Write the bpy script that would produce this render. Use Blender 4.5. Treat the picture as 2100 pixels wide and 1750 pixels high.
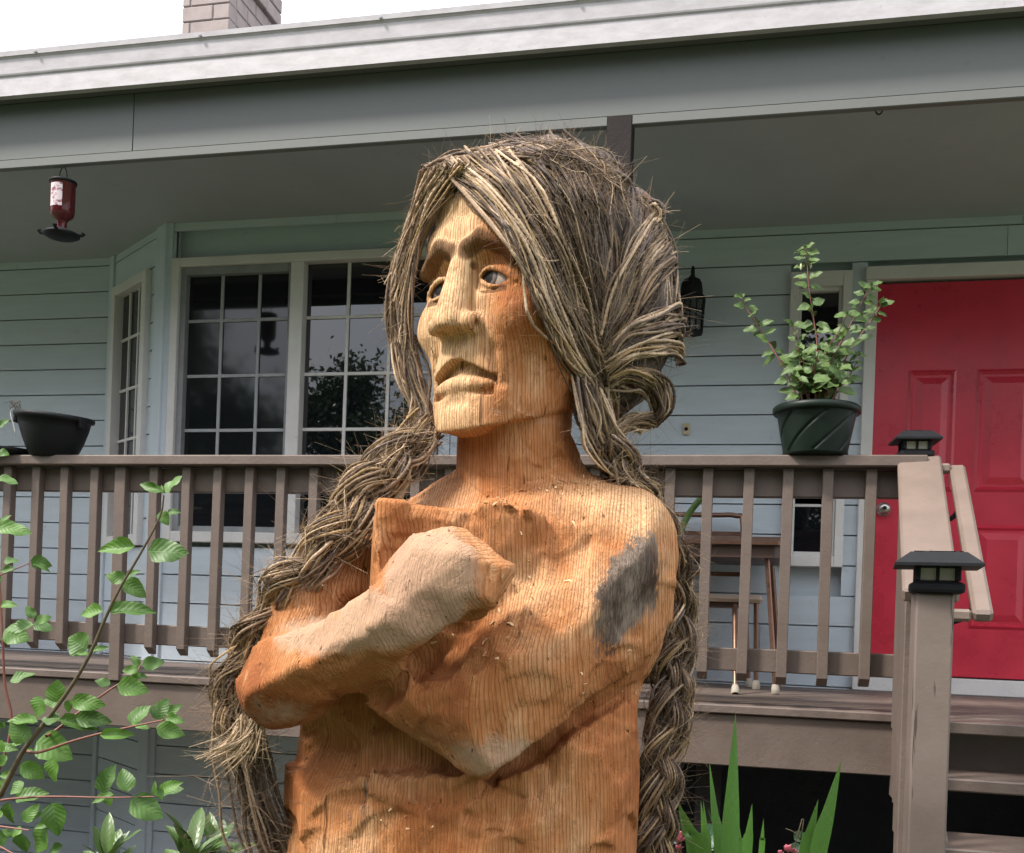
import bpy, bmesh, math, random
import numpy as np
from mathutils import Vector, Matrix

for o in list(bpy.data.objects): bpy.data.objects.remove(o)
SC = bpy.context.scene
COL = SC.collection
R = math.radians
rnd = random.Random(7)
rng = np.random.default_rng(11)

# ------------------------------------------------------------------ camera
F, TH, RO, CX, CY, ZE = 2150.0, R(12.9), R(2.05), 1050.0, 1270.0, 1.6
FW = np.array([-math.sin(TH), math.cos(TH), 0.0])
RT = np.array([math.cos(TH), math.sin(TH), 0.0])
UP = np.array([0, 0, 1.0])
CR = RT*math.cos(RO) + UP*math.sin(RO)
CU = UP*math.cos(RO) - RT*math.sin(RO)
CAM = np.array([0, 0, ZE])
cd = bpy.data.cameras.new('camera'); cam = bpy.data.objects.new('camera', cd); COL.objects.link(cam)
cd.sensor_width = 36; cd.lens = 36*F/2100; cd.shift_y = (CY-875)/2100; cd.clip_end = 500; cd.clip_start = .05
m = Matrix.Identity(4)
for i in range(3):
    m[i][0] = CR[i]; m[i][1] = CU[i]; m[i][2] = -FW[i]; m[i][3] = CAM[i]
cam.matrix_world = m
SC.camera = cam
SC.render.resolution_x, SC.render.resolution_y = 1024, 853

# ------------------------------------------------------------------ sky, sun, exposure
SUN_EL, SUN_AZ = 52, 232          # azimuth of the sun seen from the place, degrees clockwise from +Y
w = bpy.data.worlds.new('World'); SC.world = w; w.use_nodes = True
nt = w.node_tree; nt.nodes.clear()
out = nt.nodes.new('ShaderNodeOutputWorld'); bg = nt.nodes.new('ShaderNodeBackground')
sky = nt.nodes.new('ShaderNodeTexSky'); sky.sky_type = 'NISHITA'; sky.sun_disc = False
sky.sun_elevation = R(SUN_EL); sky.sun_rotation = R(SUN_AZ); sky.air_density = 1.0; sky.dust_density = 2.5
tc = nt.nodes.new('ShaderNodeTexCoord'); nz = nt.nodes.new('ShaderNodeTexNoise')
nz.inputs['Scale'].default_value = 2.6; nz.inputs['Detail'].default_value = 8; nz.inputs['Roughness'].default_value = .6
rp = nt.nodes.new('ShaderNodeValToRGB')
rp.color_ramp.elements[0].position = .36; rp.color_ramp.elements[1].position = .56
rp.color_ramp.elements[0].color = (.25, .25, .25, 1)
mx = nt.nodes.new('ShaderNodeMixRGB'); mx.inputs[2].default_value = (11.5, 11.6, 12.2, 1)   # cloud white
nt.links.new(tc.outputs['Generated'], nz.inputs['Vector']); nt.links.new(nz.outputs['Fac'], rp.inputs[0])
nt.links.new(rp.outputs[0], mx.inputs[0]); nt.links.new(sky.outputs[0], mx.inputs[1])
# overcast law: the cloud cover is about three times brighter overhead than at the horizon
sz = nt.nodes.new('ShaderNodeSeparateXYZ'); nt.links.new(tc.outputs['Generated'], sz.inputs[0])
mr = nt.nodes.new('ShaderNodeMapRange'); mr.inputs[1].default_value = 0; mr.inputs[2].default_value = 1; mr.inputs[3].default_value = .48; mr.inputs[4].default_value = 1.44
nt.links.new(sz.outputs[2], mr.inputs[0]); cm = nt.nodes.new('ShaderNodeMixRGB'); cm.blend_type = 'MULTIPLY'; cm.inputs[0].default_value = 1; cm.inputs[1].default_value = (10.2, 10.3, 10.8, 1)
nt.links.new(mr.outputs[0], cm.inputs[2]); nt.links.new(cm.outputs[0], mx.inputs[2])
nt.links.new(mx.outputs[0], bg.inputs[0]); bg.inputs[1].default_value = .10
nt.links.new(bg.outputs[0], out.inputs[0])
sd = bpy.data.lights.new('sun', 'SUN'); sun = bpy.data.objects.new('sun', sd); COL.objects.link(sun)
sd.energy = 2.5; sd.angle = R(8); sd.color = (1, .95, .87)
el, az = R(SUN_EL), R(SUN_AZ)
sv = Vector((math.sin(az)*math.cos(el), math.cos(az)*math.cos(el), math.sin(el)))
sun.rotation_euler = (-sv).to_track_quat('-Z', 'Y').to_euler(); sun.location = (0, -3, 8)
vs = SC.view_settings
vs.view_transform = 'Standard'; vs.look = 'None'; vs.gamma = 1; vs.use_curve_mapping = False; vs.exposure = 1.25

# ------------------------------------------------------------------ helpers
def ray(x, y): return FW + CR*((x-CX)/F) + CU*((CY-y)/F)
def atD(x, y, D): return CAM + ray(x, y)*D
def atY(x, y, Y):
    d = ray(x, y); return CAM + d*(Y/d[1])

def link(o, parent=None):
    COL.objects.link(o)
    if parent is not None: o.parent = parent
    return o
def tag(o, label=None, cat=None, group=None, kind=None):
    if label: o['label'] = label
    if cat: o['category'] = cat
    if group: o['group'] = group
    if kind: o['kind'] = kind
    return o
def empty(name, loc=(0, 0, 0), parent=None, rz=0):
    o = bpy.data.objects.new(name, None); o.empty_display_size = .1
    o.location = loc; o.rotation_euler = (0, 0, rz)
    return link(o, parent)
def mesh(name, V, Fc, mat, smooth=False):
    me = bpy.data.meshes.new(name)
    me.from_pydata([tuple(v) for v in V], [], [tuple(f) for f in Fc])
    if mat: me.materials.append(mat)
    if smooth: me.polygons.foreach_set('use_smooth', [True]*len(me.polygons))
    me.update()
    return me
def ob(name, me, parent=None, loc=None, local=False):
    """object for mesh data given in world coordinates (or local), kept in place under its parent"""
    o = bpy.data.objects.new(name, me)
    if loc is not None: o.location = loc
    link(o, parent)
    if parent is not None and not local:
        o.matrix_parent_inverse = pmat(parent).inverted()
    return o
def pmat(p):
    mm = Matrix.LocRotScale(p.location, p.rotation_euler, p.scale)
    if p.parent: return pmat(p.parent) @ p.matrix_parent_inverse @ mm
    return mm
def fromnp(name, V, Q, mat, smooth=True, tris=False):
    V = np.asarray(V, np.float32); Q = np.asarray(Q, np.int32); k = Q.shape[1]
    me = bpy.data.meshes.new(name)
    me.vertices.add(len(V)); me.vertices.foreach_set('co', V.ravel())
    me.loops.add(Q.size); me.loops.foreach_set('vertex_index', Q.ravel())
    me.polygons.add(len(Q)); me.polygons.foreach_set('loop_start', np.arange(0, Q.size, k, dtype=np.int32))
    me.update(calc_edges=True)
    me.polygons.foreach_set('use_smooth', np.full(len(Q), smooth))
    me.materials.append(mat); me.validate(); me.update()
    return me
def vattr(me, name, arr):
    arr = np.asarray(arr, np.float32)
    if arr.ndim == 1:
        a = me.attributes.new(name, 'FLOAT', 'POINT'); a.data.foreach_set('value', arr)
    else:
        a = me.attributes.new(name, 'FLOAT_COLOR', 'POINT')
        a.data.foreach_set('color', np.concatenate([arr, np.ones((len(arr), 1), np.float32)], 1).ravel())

def bmbox(x0, x1, y0, y1, z0, z1, bev=0.0, seg=1):
    bm = bmesh.new(); bmesh.ops.create_cube(bm, size=1)
    for v in bm.verts:
        v.co = Vector(((x0+x1)/2+v.co.x*(x1-x0), (y0+y1)/2+v.co.y*(y1-y0), (z0+z1)/2+v.co.z*(z1-z0)))
    if bev: bmesh.ops.bevel(bm, geom=bm.edges[:], offset=bev, segments=seg, affect='EDGES', profile=.6)
    return bm
def bm2(name, bm, mat, smooth=False):
    me = bpy.data.meshes.new(name); bm.to_mesh(me); bm.free(); me.materials.append(mat)
    if smooth: me.polygons.foreach_set('use_smooth', [True]*len(me.polygons))
    return me
def box(name, x0, x1, y0, y1, z0, z1, mat, parent=None, bev=.003):
    """box built about its own centre so that object coordinates differ between pieces"""
    c = ((x0+x1)/2, (y0+y1)/2, (z0+z1)/2)
    bm = bmbox(x0-c[0], x1-c[0], y0-c[1], y1-c[1], z0-c[2], z1-c[2], bev)
    return ob(name, bm2(name, bm, mat), parent, loc=c)
def prism(name, poly, axis, a0, a1, mat, parent=None):
    """extrude a polygon; axis 'x': poly=(y,z); axis 'y': poly=(x,z); axis 'z': poly=(x,y)"""
    def P(p, a):
        return {'x': (a, p[0], p[1]), 'y': (p[0], a, p[1]), 'z': (p[0], p[1], a)}[axis]
    n = len(poly); V = [P(p, a0) for p in poly]+[P(p, a1) for p in poly]
    Fc = [list(range(n))[::-1], [n+i for i in range(n)]]+[(i, (i+1) % n, n+(i+1) % n, n+i) for i in range(n)]
    me = mesh(name, V, Fc, mat)
    bm = bmesh.new(); bm.from_mesh(me); bmesh.ops.recalc_face_normals(bm, faces=bm.faces); bm.to_mesh(me); bm.free()
    return ob(name, me, parent)
def bar(name, p, q, wdt, hgt, mat, parent=None, bev=.003, upv=(0, 0, 1)):
    """rectangular bar from p to q, wdt across, hgt along up"""
    p, q = Vector(p), Vector(q); d = q-p; L = d.length; d.normalize()
    u = Vector(upv); s = d.cross(u).normalized(); u = s.cross(d)
    bm = bmbox(-wdt/2, wdt/2, -L/2, L/2, -hgt/2, hgt/2, bev)
    M = Matrix((s, d, u)).transposed().to_4x4(); M.translation = (p+q)/2
    o = bpy.data.objects.new(name, bm2(name, bm, mat)); link(o, parent)
    o.location = M.translation; o.rotation_euler = M.to_euler()
    if parent is not None: o.matrix_parent_inverse = pmat(parent).inverted()
    return o
def tube_np(P, rad, n=8, twist=0.0, lobes=0, amp=0.0, cap=True):
    P = np.asarray(P, float); k = len(P)
    rad = np.broadcast_to(np.asarray(rad, float), (k,))
    T = np.gradient(P, axis=0); T /= np.linalg.norm(T, axis=1)[:, None]+1e-12
    a = np.array([0, 0, 1.]) if abs(T[0, 2]) < .9 else np.array([1., 0, 0])
    N = np.zeros_like(P); N[0] = np.cross(T[0], a); N[0] /= np.linalg.norm(N[0])
    for i in range(1, k):
        v = N[i-1]-T[i]*np.dot(N[i-1], T[i]); N[i] = v/(np.linalg.norm(v)+1e-12)
    B = np.cross(T, N)
    s = np.concatenate([[0], np.cumsum(np.linalg.norm(np.diff(P, axis=0), axis=1))])
    ph = np.arange(n)*2*math.pi/n
    r = np.ones((k, n))
    if lobes: r += amp*np.cos(lobes*(ph[None, :]-twist*s[:, None]/lobes))
    V = P[:, None, :] + (np.cos(ph)[None, :, None]*N[:, None, :]+np.sin(ph)[None, :, None]*B[:, None, :])*(rad[:, None]*r)[:, :, None]
    V = V.reshape(-1, 3)
    i = np.arange(k-1)[:, None]*n; j = np.arange(n)[None, :]; j2 = (j+1) % n
    Q = np.stack([i+j, i+j2, i+n+j2, i+n+j], -1).reshape(-1, 4)
    return V, Q
def tubes(name, lst, mat, parent=None, cols=None, n=8, smooth=True):
    """join tubes given as (points, radius) into one mesh object"""
    VV, QQ, CC, o = [], [], [], 0
    for i, (P, r) in enumerate(lst):
        V, Q = tube_np(P, r, n); VV.append(V); QQ.append(Q+o); o += len(V)
        if cols is not None: CC.append(np.repeat(np.asarray(cols[i])[None], len(V), 0))
    me = fromnp(name, np.concatenate(VV), np.concatenate(QQ), mat, smooth)
    if cols is not None: vattr(me, 'col', np.concatenate(CC))
    return ob(name, me, parent)
def spline(P, n):
    """Catmull-Rom through P, n samples"""
    P = np.asarray(P, float)
    if len(P) == 2: return P[0]+(P[1]-P[0])*np.linspace(0, 1, n)[:, None]
    E0 = 2*P[0]-P[1]; E1 = 2*P[-1]-P[-2]; Q = np.vstack([E0, P, E1]); m_ = len(P)-1
    t = np.linspace(0, m_, n); i = np.minimum(t.astype(int), m_-1); u = (t-i)[:, None]
    a, b, c, d = Q[i], Q[i+1], Q[i+2], Q[i+3]
    return .5*((2*b)+(-a+c)*u+(2*a-5*b+4*c-d)*u**2+(-a+3*b-3*c+d)*u**3)
def lathe(name, prof, mat, parent=None, n=32, loc=(0, 0, 0), smooth=True):
    V, Fc = [], []
    for r, z in prof:
        for j in range(n):
            a = 2*math.pi*j/n; V.append((r*math.cos(a), r*math.sin(a), z))
    for i in range(len(prof)-1):
        for j in range(n):
            j2 = (j+1) % n; Fc.append((i*n+j, i*n+j2, (i+1)*n+j2, (i+1)*n+j))
    me = mesh(name, V, Fc, mat, smooth)
    return ob(name, me, parent, loc=loc)

# ------------------------------------------------------------------ materials
def newmat(name):
    mt = bpy.data.materials.new(name); mt.use_nodes = True
    t = mt.node_tree; b = t.nodes['Principled BSDF']; return mt, t, b
def noise(t, scale, detail=5, rough=.6, vec=None, dist=0):
    n = t.nodes.new('ShaderNodeTexNoise'); n.inputs['Scale'].default_value = scale
    n.inputs['Detail'].default_value = detail; n.inputs['Roughness'].default_value = rough; n.inputs['Distortion'].default_value = dist
    if vec is not None: t.links.new(vec, n.inputs['Vector'])
    return n
def coords(t, scale=(1, 1, 1), kind='Object'):
    tc_ = t.nodes.new('ShaderNodeTexCoord'); mp = t.nodes.new('ShaderNodeMapping')
    mp.inputs['Scale'].default_value = scale; t.links.new(tc_.outputs[kind], mp.inputs['Vector']); return mp.outputs[0]
def ramp(t, src, stops):
    r = t.nodes.new('ShaderNodeValToRGB'); e = r.color_ramp.elements
    while len(e) < len(stops): e.new(.5)
    for k, (p, c) in enumerate(stops):
        e[k].position = p; e[k].color = (*c, 1) if len(c) == 3 else c
    t.links.new(src, r.inputs[0]); return r.outputs[0]
def mixc(t, fac, a, b, mode='MIX'):
    n = t.nodes.new('ShaderNodeMixRGB'); n.blend_type = mode
    for k, v in ((0, fac), (1, a), (2, b)):
        if hasattr(v, 'links'): t.links.new(v, n.inputs[k])
        else: n.inputs[k].default_value = v if k == 0 else (*v, 1)
    return n.outputs[0]
def mth(t, op, a, b=None, c=None):
    n = t.nodes.new('ShaderNodeMath'); n.operation = op
    for k, v in enumerate((a, b, c)):
        if v is None: continue
        if hasattr(v, 'links'): t.links.new(v, n.inputs[k])
        else: n.inputs[k].default_value = v
    return n.outputs[0]
def bump(t, b, h, strength=.3, dist=.01, prev=None):
    n = t.nodes.new('ShaderNodeBump'); n.inputs['Strength'].default_value = strength; n.inputs['Distance'].default_value = dist
    t.links.new(h, n.inputs['Height'])
    if prev is not None: t.links.new(prev, n.inputs['Normal'])
    t.links.new(n.outputs[0], b.inputs['Normal']); return n.outputs[0]
def paint(name, col, dark=None, rough=.55, scale=6, bstr=.25, grain=(1, 1, 1), amount=1.0, spots=True):
    """painted or plain surface with dirt and faint grain"""
    mt, t, b = newmat(name)
    dark = dark or tuple(c*.72 for c in col)
    v = coords(t, grain)
    n1 = noise(t, scale, 6, .65, v); c1 = ramp(t, n1.outputs['Fac'], [(.35, dark), (.62, col)])
    n2 = noise(t, scale*14, 4, .7, v)
    c2 = mixc(t, mth(t, 'MULTIPLY', n2.outputs['Fac'], .28*amount), c1, tuple(c*.55 for c in col))
    if spots:
        n3 = noise(t, scale*7, 2, .5, coords(t))
        k = ramp(t, n3.outputs['Fac'], [(.70, (0, 0, 0)), (.76, (1, 1, 1))])
        c2 = mixc(t, mth(t, 'MULTIPLY', k, .35*amount), c2, tuple(c*.4 for c in col))
    oi = t.nodes.new('ShaderNodeObjectInfo'); c2 = mixc(t, mth(t, 'MULTIPLY', oi.outputs['Random'], .16), c2, tuple(c*.6 for c in col))
    t.links.new(c2, b.inputs['Base Color']); rr0 = mth(t, 'ADD', mth(t, 'MULTIPLY', n1.outputs['Fac'], .3), rough-.15); t.links.new(rr0, b.inputs['Roughness'])
    bump(t, b, n2.outputs['Fac'], bstr, .004)
    return mt
M = {}
M['brown'] = paint('brown_paint', (.150, .112, .092), (.120, .088, .072), .5, 5, .35, (1, 1, 1))
M['tan'] = paint('tan_paint', (.205, .152, .124), (.175, .13, .106), .5, 5, .3)
M['deckwood'] = paint('deck_paint', (.155, .115, .095), (.10, .075, .062), .6, 8, .4)
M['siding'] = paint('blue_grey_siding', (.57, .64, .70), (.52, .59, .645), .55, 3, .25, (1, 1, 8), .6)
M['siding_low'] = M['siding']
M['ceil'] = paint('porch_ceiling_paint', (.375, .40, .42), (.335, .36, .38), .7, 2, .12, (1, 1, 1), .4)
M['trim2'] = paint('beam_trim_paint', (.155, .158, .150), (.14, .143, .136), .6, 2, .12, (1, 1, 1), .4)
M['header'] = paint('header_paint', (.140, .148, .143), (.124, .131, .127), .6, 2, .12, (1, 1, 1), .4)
M['white'] = paint('white_trim_paint', (.72, .70, .68), (.64, .62, .60), .45, 6, .15)
M['gutter'] = paint('white_gutter_enamel', (.54, .51, .53), (.43, .40, .41), .45, 9, .1, (1, 1, 3))
M['red'] = paint('red_door_paint', (.62, .030, .062), (.48, .023, .048), .3, 3, .12, (1, 1, 1), .5, False)
M['black'] = paint('black_plastic', (.010, .011, .012), (.007, .007, .008), .55, 12, .2)
M['lampblack'] = paint('black_lamp_metal', (.012, .013, .015), (.008, .008, .010), .6, 20, .25)
M['greenpot'] = paint('green_pot_plastic', (.009, .017, .012), (.006, .012, .008), .42, 10, .15)
M['bronze'] = paint('bronze_metal', (.26, .15, .105), (.20, .11, .08), .32, 12, .1); M['bronze'].node_tree.nodes['Principled BSDF'].inputs['Metallic'].default_value = .7
M['tabletop'] = paint('brown_table_vinyl', (.10, .06, .045), (.07, .04, .03), .45, 12, .2)
M['cushion'] = paint('tan_seat_vinyl', (.50, .40, .32), (.42, .33, .26), .6, 10, .3)
M['rubber'] = paint('cream_rubber', (.45, .40, .33), (.33, .29, .23), .7, 20, .2)
M['brick'] = paint('chimney_brick', (.40, .33, .315), (.30, .245, .235), .85, 7, .6)
M['mortar'] = paint('chimney_mortar', (.36, .34, .33), None, .9, 10, .5)
M['roof'] = paint('asphalt_shingle', (.10, .10, .10), None, .9, 30, .7)
M['soil'] = paint('garden_soil', (.055, .042, .03), (.03, .022, .016), .95, 4, .9)
M['lawn'] = paint('lawn_grass', (.05, .085, .025), (.035, .06, .02), .9, 2, .9)
M['concrete'] = paint('dark_foundation', (.05, .047, .045), (.03, .03, .03), .9, 4, .5)
M['brass'] = paint('brass_plate', (.62, .50, .30), (.5, .38, .2), .4, 12, .1)
M['steel'] = paint('satin_steel', (.5, .48, .46), (.42, .4, .38), .25, 10, .05); M['steel'].node_tree.nodes['Principled BSDF'].inputs['Metallic'].default_value = .9
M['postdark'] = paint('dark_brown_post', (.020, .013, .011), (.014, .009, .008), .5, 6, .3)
M['strapwhite'] = paint('white_strap', (.75, .73, .70), None, .5, 10, .1)
M['screen'] = paint('grey_screen_frame', (.30, .31, .32), None, .5, 8, .1)
M['muntin_l'] = paint('grey_muntin', (.42, .43, .45), None, .5, 8, .1)
M['pink'] = paint('pink_petal', (.75, .27, .33), (.65, .2, .27), .5, 20, .1, spots=False)
M['bud'] = paint('pale_bud', (.65, .66, .40), None, .5, 20, .1, spots=False)
M['bark'] = None
def crackpaint():
    mt, t, b = newmat('cracked_post_paint'); v = coords(t); n1 = noise(t, 5, 5, .6, v); n2 = noise(t, 70, 4, .7, v)
    c = ramp(t, n1.outputs['Fac'], [(.35, (.132, .10, .083)), (.62, (.165, .127, .106))])
    ck = noise(t, 6, 3, .6, coords(t, (7, 7, .45))); k = ramp(t, ck.outputs['Fac'], [(.675, (0, 0, 0)), (.695, (1, 1, 1))])
    c = mixc(t, mth(t, 'MULTIPLY', k, .8), c, (.03, .022, .018)); t.links.new(c, b.inputs['Base Color']); b.inputs['Roughness'].default_value = .6
    bump(t, b, mth(t, 'SUBTRACT', mth(t, 'MULTIPLY', n2.outputs['Fac'], .3), k), .6, .004); return mt
M['post'] = crackpaint()

for k_ in ('black', 'greenpot', 'lampblack', 'postdark'): M[k_].node_tree.nodes['Principled BSDF'].inputs['Specular IOR Level'].default_value = .22
def glass_dark(name, base, rough, ior):
    mt, t, b = newmat(name)
    b.inputs['Base Color'].default_value = (*base, 1); b.inputs['Roughness'].default_value = rough; b.inputs['IOR'].default_value = ior
    n = noise(t, 1.3, 2, .5, coords(t)); bump(t, b, n.outputs['Fac'], .05, .02)
    return mt
M['pane'] = glass_dark('window_glass', (.006, .007, .009), .012, 1.85)
M['pane_screen'] = glass_dark('screened_glass', (.010, .011, .013), .05, 1.55)
M['lens'] = glass_dark('clear_lens', (.42, .40, .33), .1, 1.45)
M['redglass'] = glass_dark('red_bottle_glass', (.085, .012, .016), .06, 1.5)
def lampglass():
    mt, t, b = newmat('lantern_glass'); b.inputs['Base Color'].default_value = (.10, .11, .11, 1)
    b.inputs['Transmission Weight'].default_value = .5; b.inputs['Roughness'].default_value = .15; return mt
M['lglass'] = lampglass()

def leafmat(name, c1, c2, vein=(.16, .26, .07), rough=.42, trans=.25):
    mt, t, b = newmat(name)
    uv = t.nodes.new('ShaderNodeTexCoord'); sp = t.nodes.new('ShaderNodeSeparateXYZ'); t.links.new(uv.outputs['UV'], sp.inputs[0])
    oi = t.nodes.new('ShaderNodeObjectInfo')
    base = mixc(t, oi.outputs['Random'], c1, c2)
    n = noise(t, 9, 4, .6, coords(t)); base = mixc(t, mth(t, 'MULTIPLY', n.outputs['Fac'], .35), base, tuple(c*.6 for c in c1))
    ax = mth(t, 'ABSOLUTE', mth(t, 'SUBTRACT', sp.outputs[0], .5))
    # side veins: bands of v shifted by distance from the midrib
    ph = mth(t, 'FRACT', mth(t, 'MULTIPLY', mth(t, 'SUBTRACT', sp.outputs[1], mth(t, 'MULTIPLY', ax, .55)), 7.0))
    vn = mth(t, 'ABSOLUTE', mth(t, 'SUBTRACT', ph, .5))
    side = ramp(t, vn, [(0.0, (1, 1, 1)), (.09, (0, 0, 0))]); mid = ramp(t, ax, [(0.0, (1, 1, 1)), (.025, (0, 0, 0))])
    vf = mth(t, 'MAXIMUM', mth(t, 'MULTIPLY', side, .45), mid)
    colr = mixc(t, mth(t, 'MULTIPLY', vf, .36), base, vein)
    t.links.new(colr, b.inputs['Base Color']); b.inputs['Roughness'].default_value = rough
    bump(t, b, mth(t, 'SUBTRACT', vn, mth(t, 'MULTIPLY', mid, .3)), .22, .004)
    # light passing through the blade
    tl = t.nodes.new('ShaderNodeBsdfTranslucent'); t.links.new(colr, tl.inputs[0])
    ms = t.nodes.new('ShaderNodeMixShader'); ms.inputs[0].default_value = trans
    o_ = t.nodes['Material Output']; t.links.new(b.outputs[0], ms.inputs[1]); t.links.new(tl.outputs[0], ms.inputs[2]); t.links.new(ms.outputs[0], o_.inputs[0])
    return mt
M['dogleaf'] = leafmat('dogwood_leaf', (.052, .125, .015), (.105, .225, .028), (.13, .24, .06), .5, .2)
M['fuchleaf'] = leafmat('fuchsia_leaf', (.075, .135, .035), (.115, .185, .045), (.16, .24, .07), .5, .2)
M['rholeaf'] = leafmat('rhododendron_leaf', (.05, .10, .022), (.085, .15, .03), (.14, .2, .06), .35, .15)
M['treeleaf'] = leafmat('tree_leaf', (.03, .06, .018), (.05, .10, .025))
M['begleaf'] = leafmat('begonia_leaf', (.04, .10, .05), (.06, .13, .07))
def blademat():
    mt, t, b = newmat('sword_leaf')
    n = noise(t, 3, 4, .5, coords(t, (2600, 1.2, 1), 'UV')); c = ramp(t, n.outputs['Fac'], [(.35, (.055, .16, .022)), (.65, (.13, .29, .05))])
    t.links.new(c, b.inputs['Base Color']); b.inputs['Roughness'].default_value = .38; bump(t, b, n.outputs['Fac'], .3, .003)
    tl = t.nodes.new('ShaderNodeBsdfTranslucent'); t.links.new(c, tl.inputs[0]); ms = t.nodes.new('ShaderNodeMixShader'); ms.inputs[0].default_value = .25
    o_ = t.nodes['Material Output']; t.links.new(b.outputs[0], ms.inputs[1]); t.links.new(tl.outputs[0], ms.inputs[2]); t.links.new(ms.outputs[0], o_.inputs[0])
    return mt
M['blade'] = blademat()
M['stem'] = paint('shrub_stem', (.10, .075, .035), (.06, .045, .02), .6, 30, .3)
M['redstem'] = paint('red_twig', (.22, .075, .05), (.16, .06, .04), .5, 30, .2)
M['greenstem'] = paint('green_stalk', (.17, .27, .08), None, .5, 30, .2)
M['trunkbark'] = paint('tree_bark', (.09, .07, .05), None, .9, 8, .9)

#STRUCT
# ------------------------------------------------------------------ ground
gm = bmesh.new(); bmesh.ops.create_grid(gm, x_segments=60, y_segments=60, size=60)
for v in gm.verts: v.co.z += .03*math.sin(v.co.x*1.3)*math.cos(v.co.y*.9)
tag(ob('ground', bm2('ground', gm, M['lawn'])), kind='structure')
bed = mesh('flower_bed', [(-5, .9, .045), (2.5, .9, .045), (2.5, 5.0, .05), (-5, 5.0, .05)], [(0, 1, 2, 3)], M['soil'])
tag(ob('flower_bed', bed), kind='structure')

# ------------------------------------------------------------------ house
DK = 1.31; YR, YW, YB, CE = 4.0, 5.47, 5.02, 3.635
house = empty('house', (-1, 5.6, 0))
tag(house, 'single storey house with pale blue grey lap siding and a roofed front porch', 'house')
STEP, Z00 = .1515, 2.83-.1515*19
def lap(name, X0, X1, z0, z1, parent, p0=None, p1=None, Y=None):
    """one clapboard: thin at the top, thick at the bottom edge; p0/p1 are plan ends for angled walls"""
    if p0 is None: p0, p1 = (X0, Y), (X1, Y)
    dx, dy = p1[0]-p0[0], p1[1]-p0[1]; L = math.hypot(dx, dy); nx, ny = dy/L, -dx/L   # outward normal (towards -Y)
    prof = [(.000, z0+.0065), (.012, z0+.0065), (.012, z0+.008), (.010, z1), (.000, z1)]
    V = [(p0[0]+nx*d, p0[1]+ny*d, z) for d, z in prof]+[(p1[0]+nx*d, p1[1]+ny*d, z) for d, z in prof]
    n = 5; Fc = [tuple(range(n)), tuple(range(2*n-1, n-1, -1))]+[(i, n+i, n+(i+1) % n, (i+1) % n) for i in range(n)]
    return ob(name, mesh(name, V, Fc, M['siding']), parent)
def sidewall(name, p0, p1, zb, zt, holes=()):
    """backing sheet with clapboards; holes are (s0,s1,z0,z1) along the wall in metres"""
    dx, dy = p1[0]-p0[0], p1[1]-p0[1]; L = math.hypot(dx, dy); ux, uy = dx/L, dy/L
    nx, ny = uy, -ux
    V = [(p0[0]-nx*.06, p0[1]-ny*.06, zb), (p1[0]-nx*.06, p1[1]-ny*.06, zb), (p1[0]-nx*.06, p1[1]-ny*.06, zt), (p0[0]-nx*.06, p0[1]-ny*.06, zt)]
    V += [(x-nx*.1, y-ny*.1, z) for x, y, z in V]
    wl = ob(name, mesh(name, V, [(0, 1, 2, 3), (7, 6, 5, 4), (0, 4, 5, 1), (1, 5, 6, 2), (2, 6, 7, 3), (3, 7, 4, 0)], M['siding']), house)
    k = 0
    while True:
        z0 = Z00+k*STEP; z1 = z0+STEP; k += 1
        if z1 < zb+.02: continue
        if z0 > zt-.02: break
        z0, z1 = max(z0, zb), min(z1, zt)
        spans = [(0, L)]
        for (a, b, c, d) in holes:
            if z1 > c and z0 < d:
                ns = []
                for (s, e) in spans:
                    if b <= s or a >= e: ns.append((s, e)); continue
                    if a > s: ns.append((s, a))
                    if b < e: ns.append((b, e))
                spans = ns
        for (s, e) in spans:
            if e-s > 1.3 and rnd.random() < .55:        # butt joint between two boards
                j_ = s+(e-s)*rnd.uniform(.25, .75)
                lap('siding_board', 0, 0, z0, z1, wl, (p0[0]+ux*(j_+.0025), p0[1]+uy*(j_+.0025)), (p0[0]+ux*e, p0[1]+uy*e)); e = j_
            if e-s > .015:
                lap('siding_board', 0, 0, z0, z1, wl, (p0[0]+ux*s, p0[1]+uy*s), (p0[0]+ux*e, p0[1]+uy*e))
    return wl
XB0, XB1 = -3.105, -1.50      # bay front corners
XA0, XA1 = -3.73, -.90        # where the bay meets the wall
sidewall('wall', (-6.4, YW), (XA0, YW), 0, CE)
sidewall('wall', (XA0, YW), (XB0, YB), 0, CE, [(.10, .60, 1.93, 3.43)])
sidewall('wall', (XB0, YB), (XB1, YB), 0, CE, [(.055, 1.55, 1.945, 3.44)])
sidewall('wall', (XB1, YB), (XA1, YW), 0, CE)
sidewall('wall', (XA1, YW), (2.6, YW), DK-.10, CE, [(.5-XA1, 1.55-XA1, DK-.1, 3.40), (.13-XA1, .425-XA1, 1.91, 3.39)])
# corner boards and the frieze against the ceiling
box('corner_board', XB0-.012, XB0+.045, YB-.024, YB+.0, 0, CE, M['siding'], house)
bx_ = math.atan2(YB-YW, XB0-XA0)
def along(p0, p1, s, off=0):
    L = math.hypot(p1[0]-p0[0], p1[1]-p0[1]); ux, uy = (p1[0]-p0[0])/L, (p1[1]-p0[1])/L
    return (p0[0]+ux*s+uy*off, p0[1]+uy*s-ux*off)
LA = math.hypot(XB0-XA0, YB-YW)
a = along((XA0, YW), (XB0, YB), LA-.065, .012); b = along((XA0, YW), (XB0, YB), LA-.003, .012)
bar('corner_board', ((a[0]+b[0])/2, (a[1]+b[1])/2, 0), ((a[0]+b[0])/2, (a[1]+b[1])/2, CE), .024, .125, M['siding'], house, .002, (b[0]-a[0], b[1]-a[1], 0))
a = along((XA0, YW), (XB0, YB), .03, .012)
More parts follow.
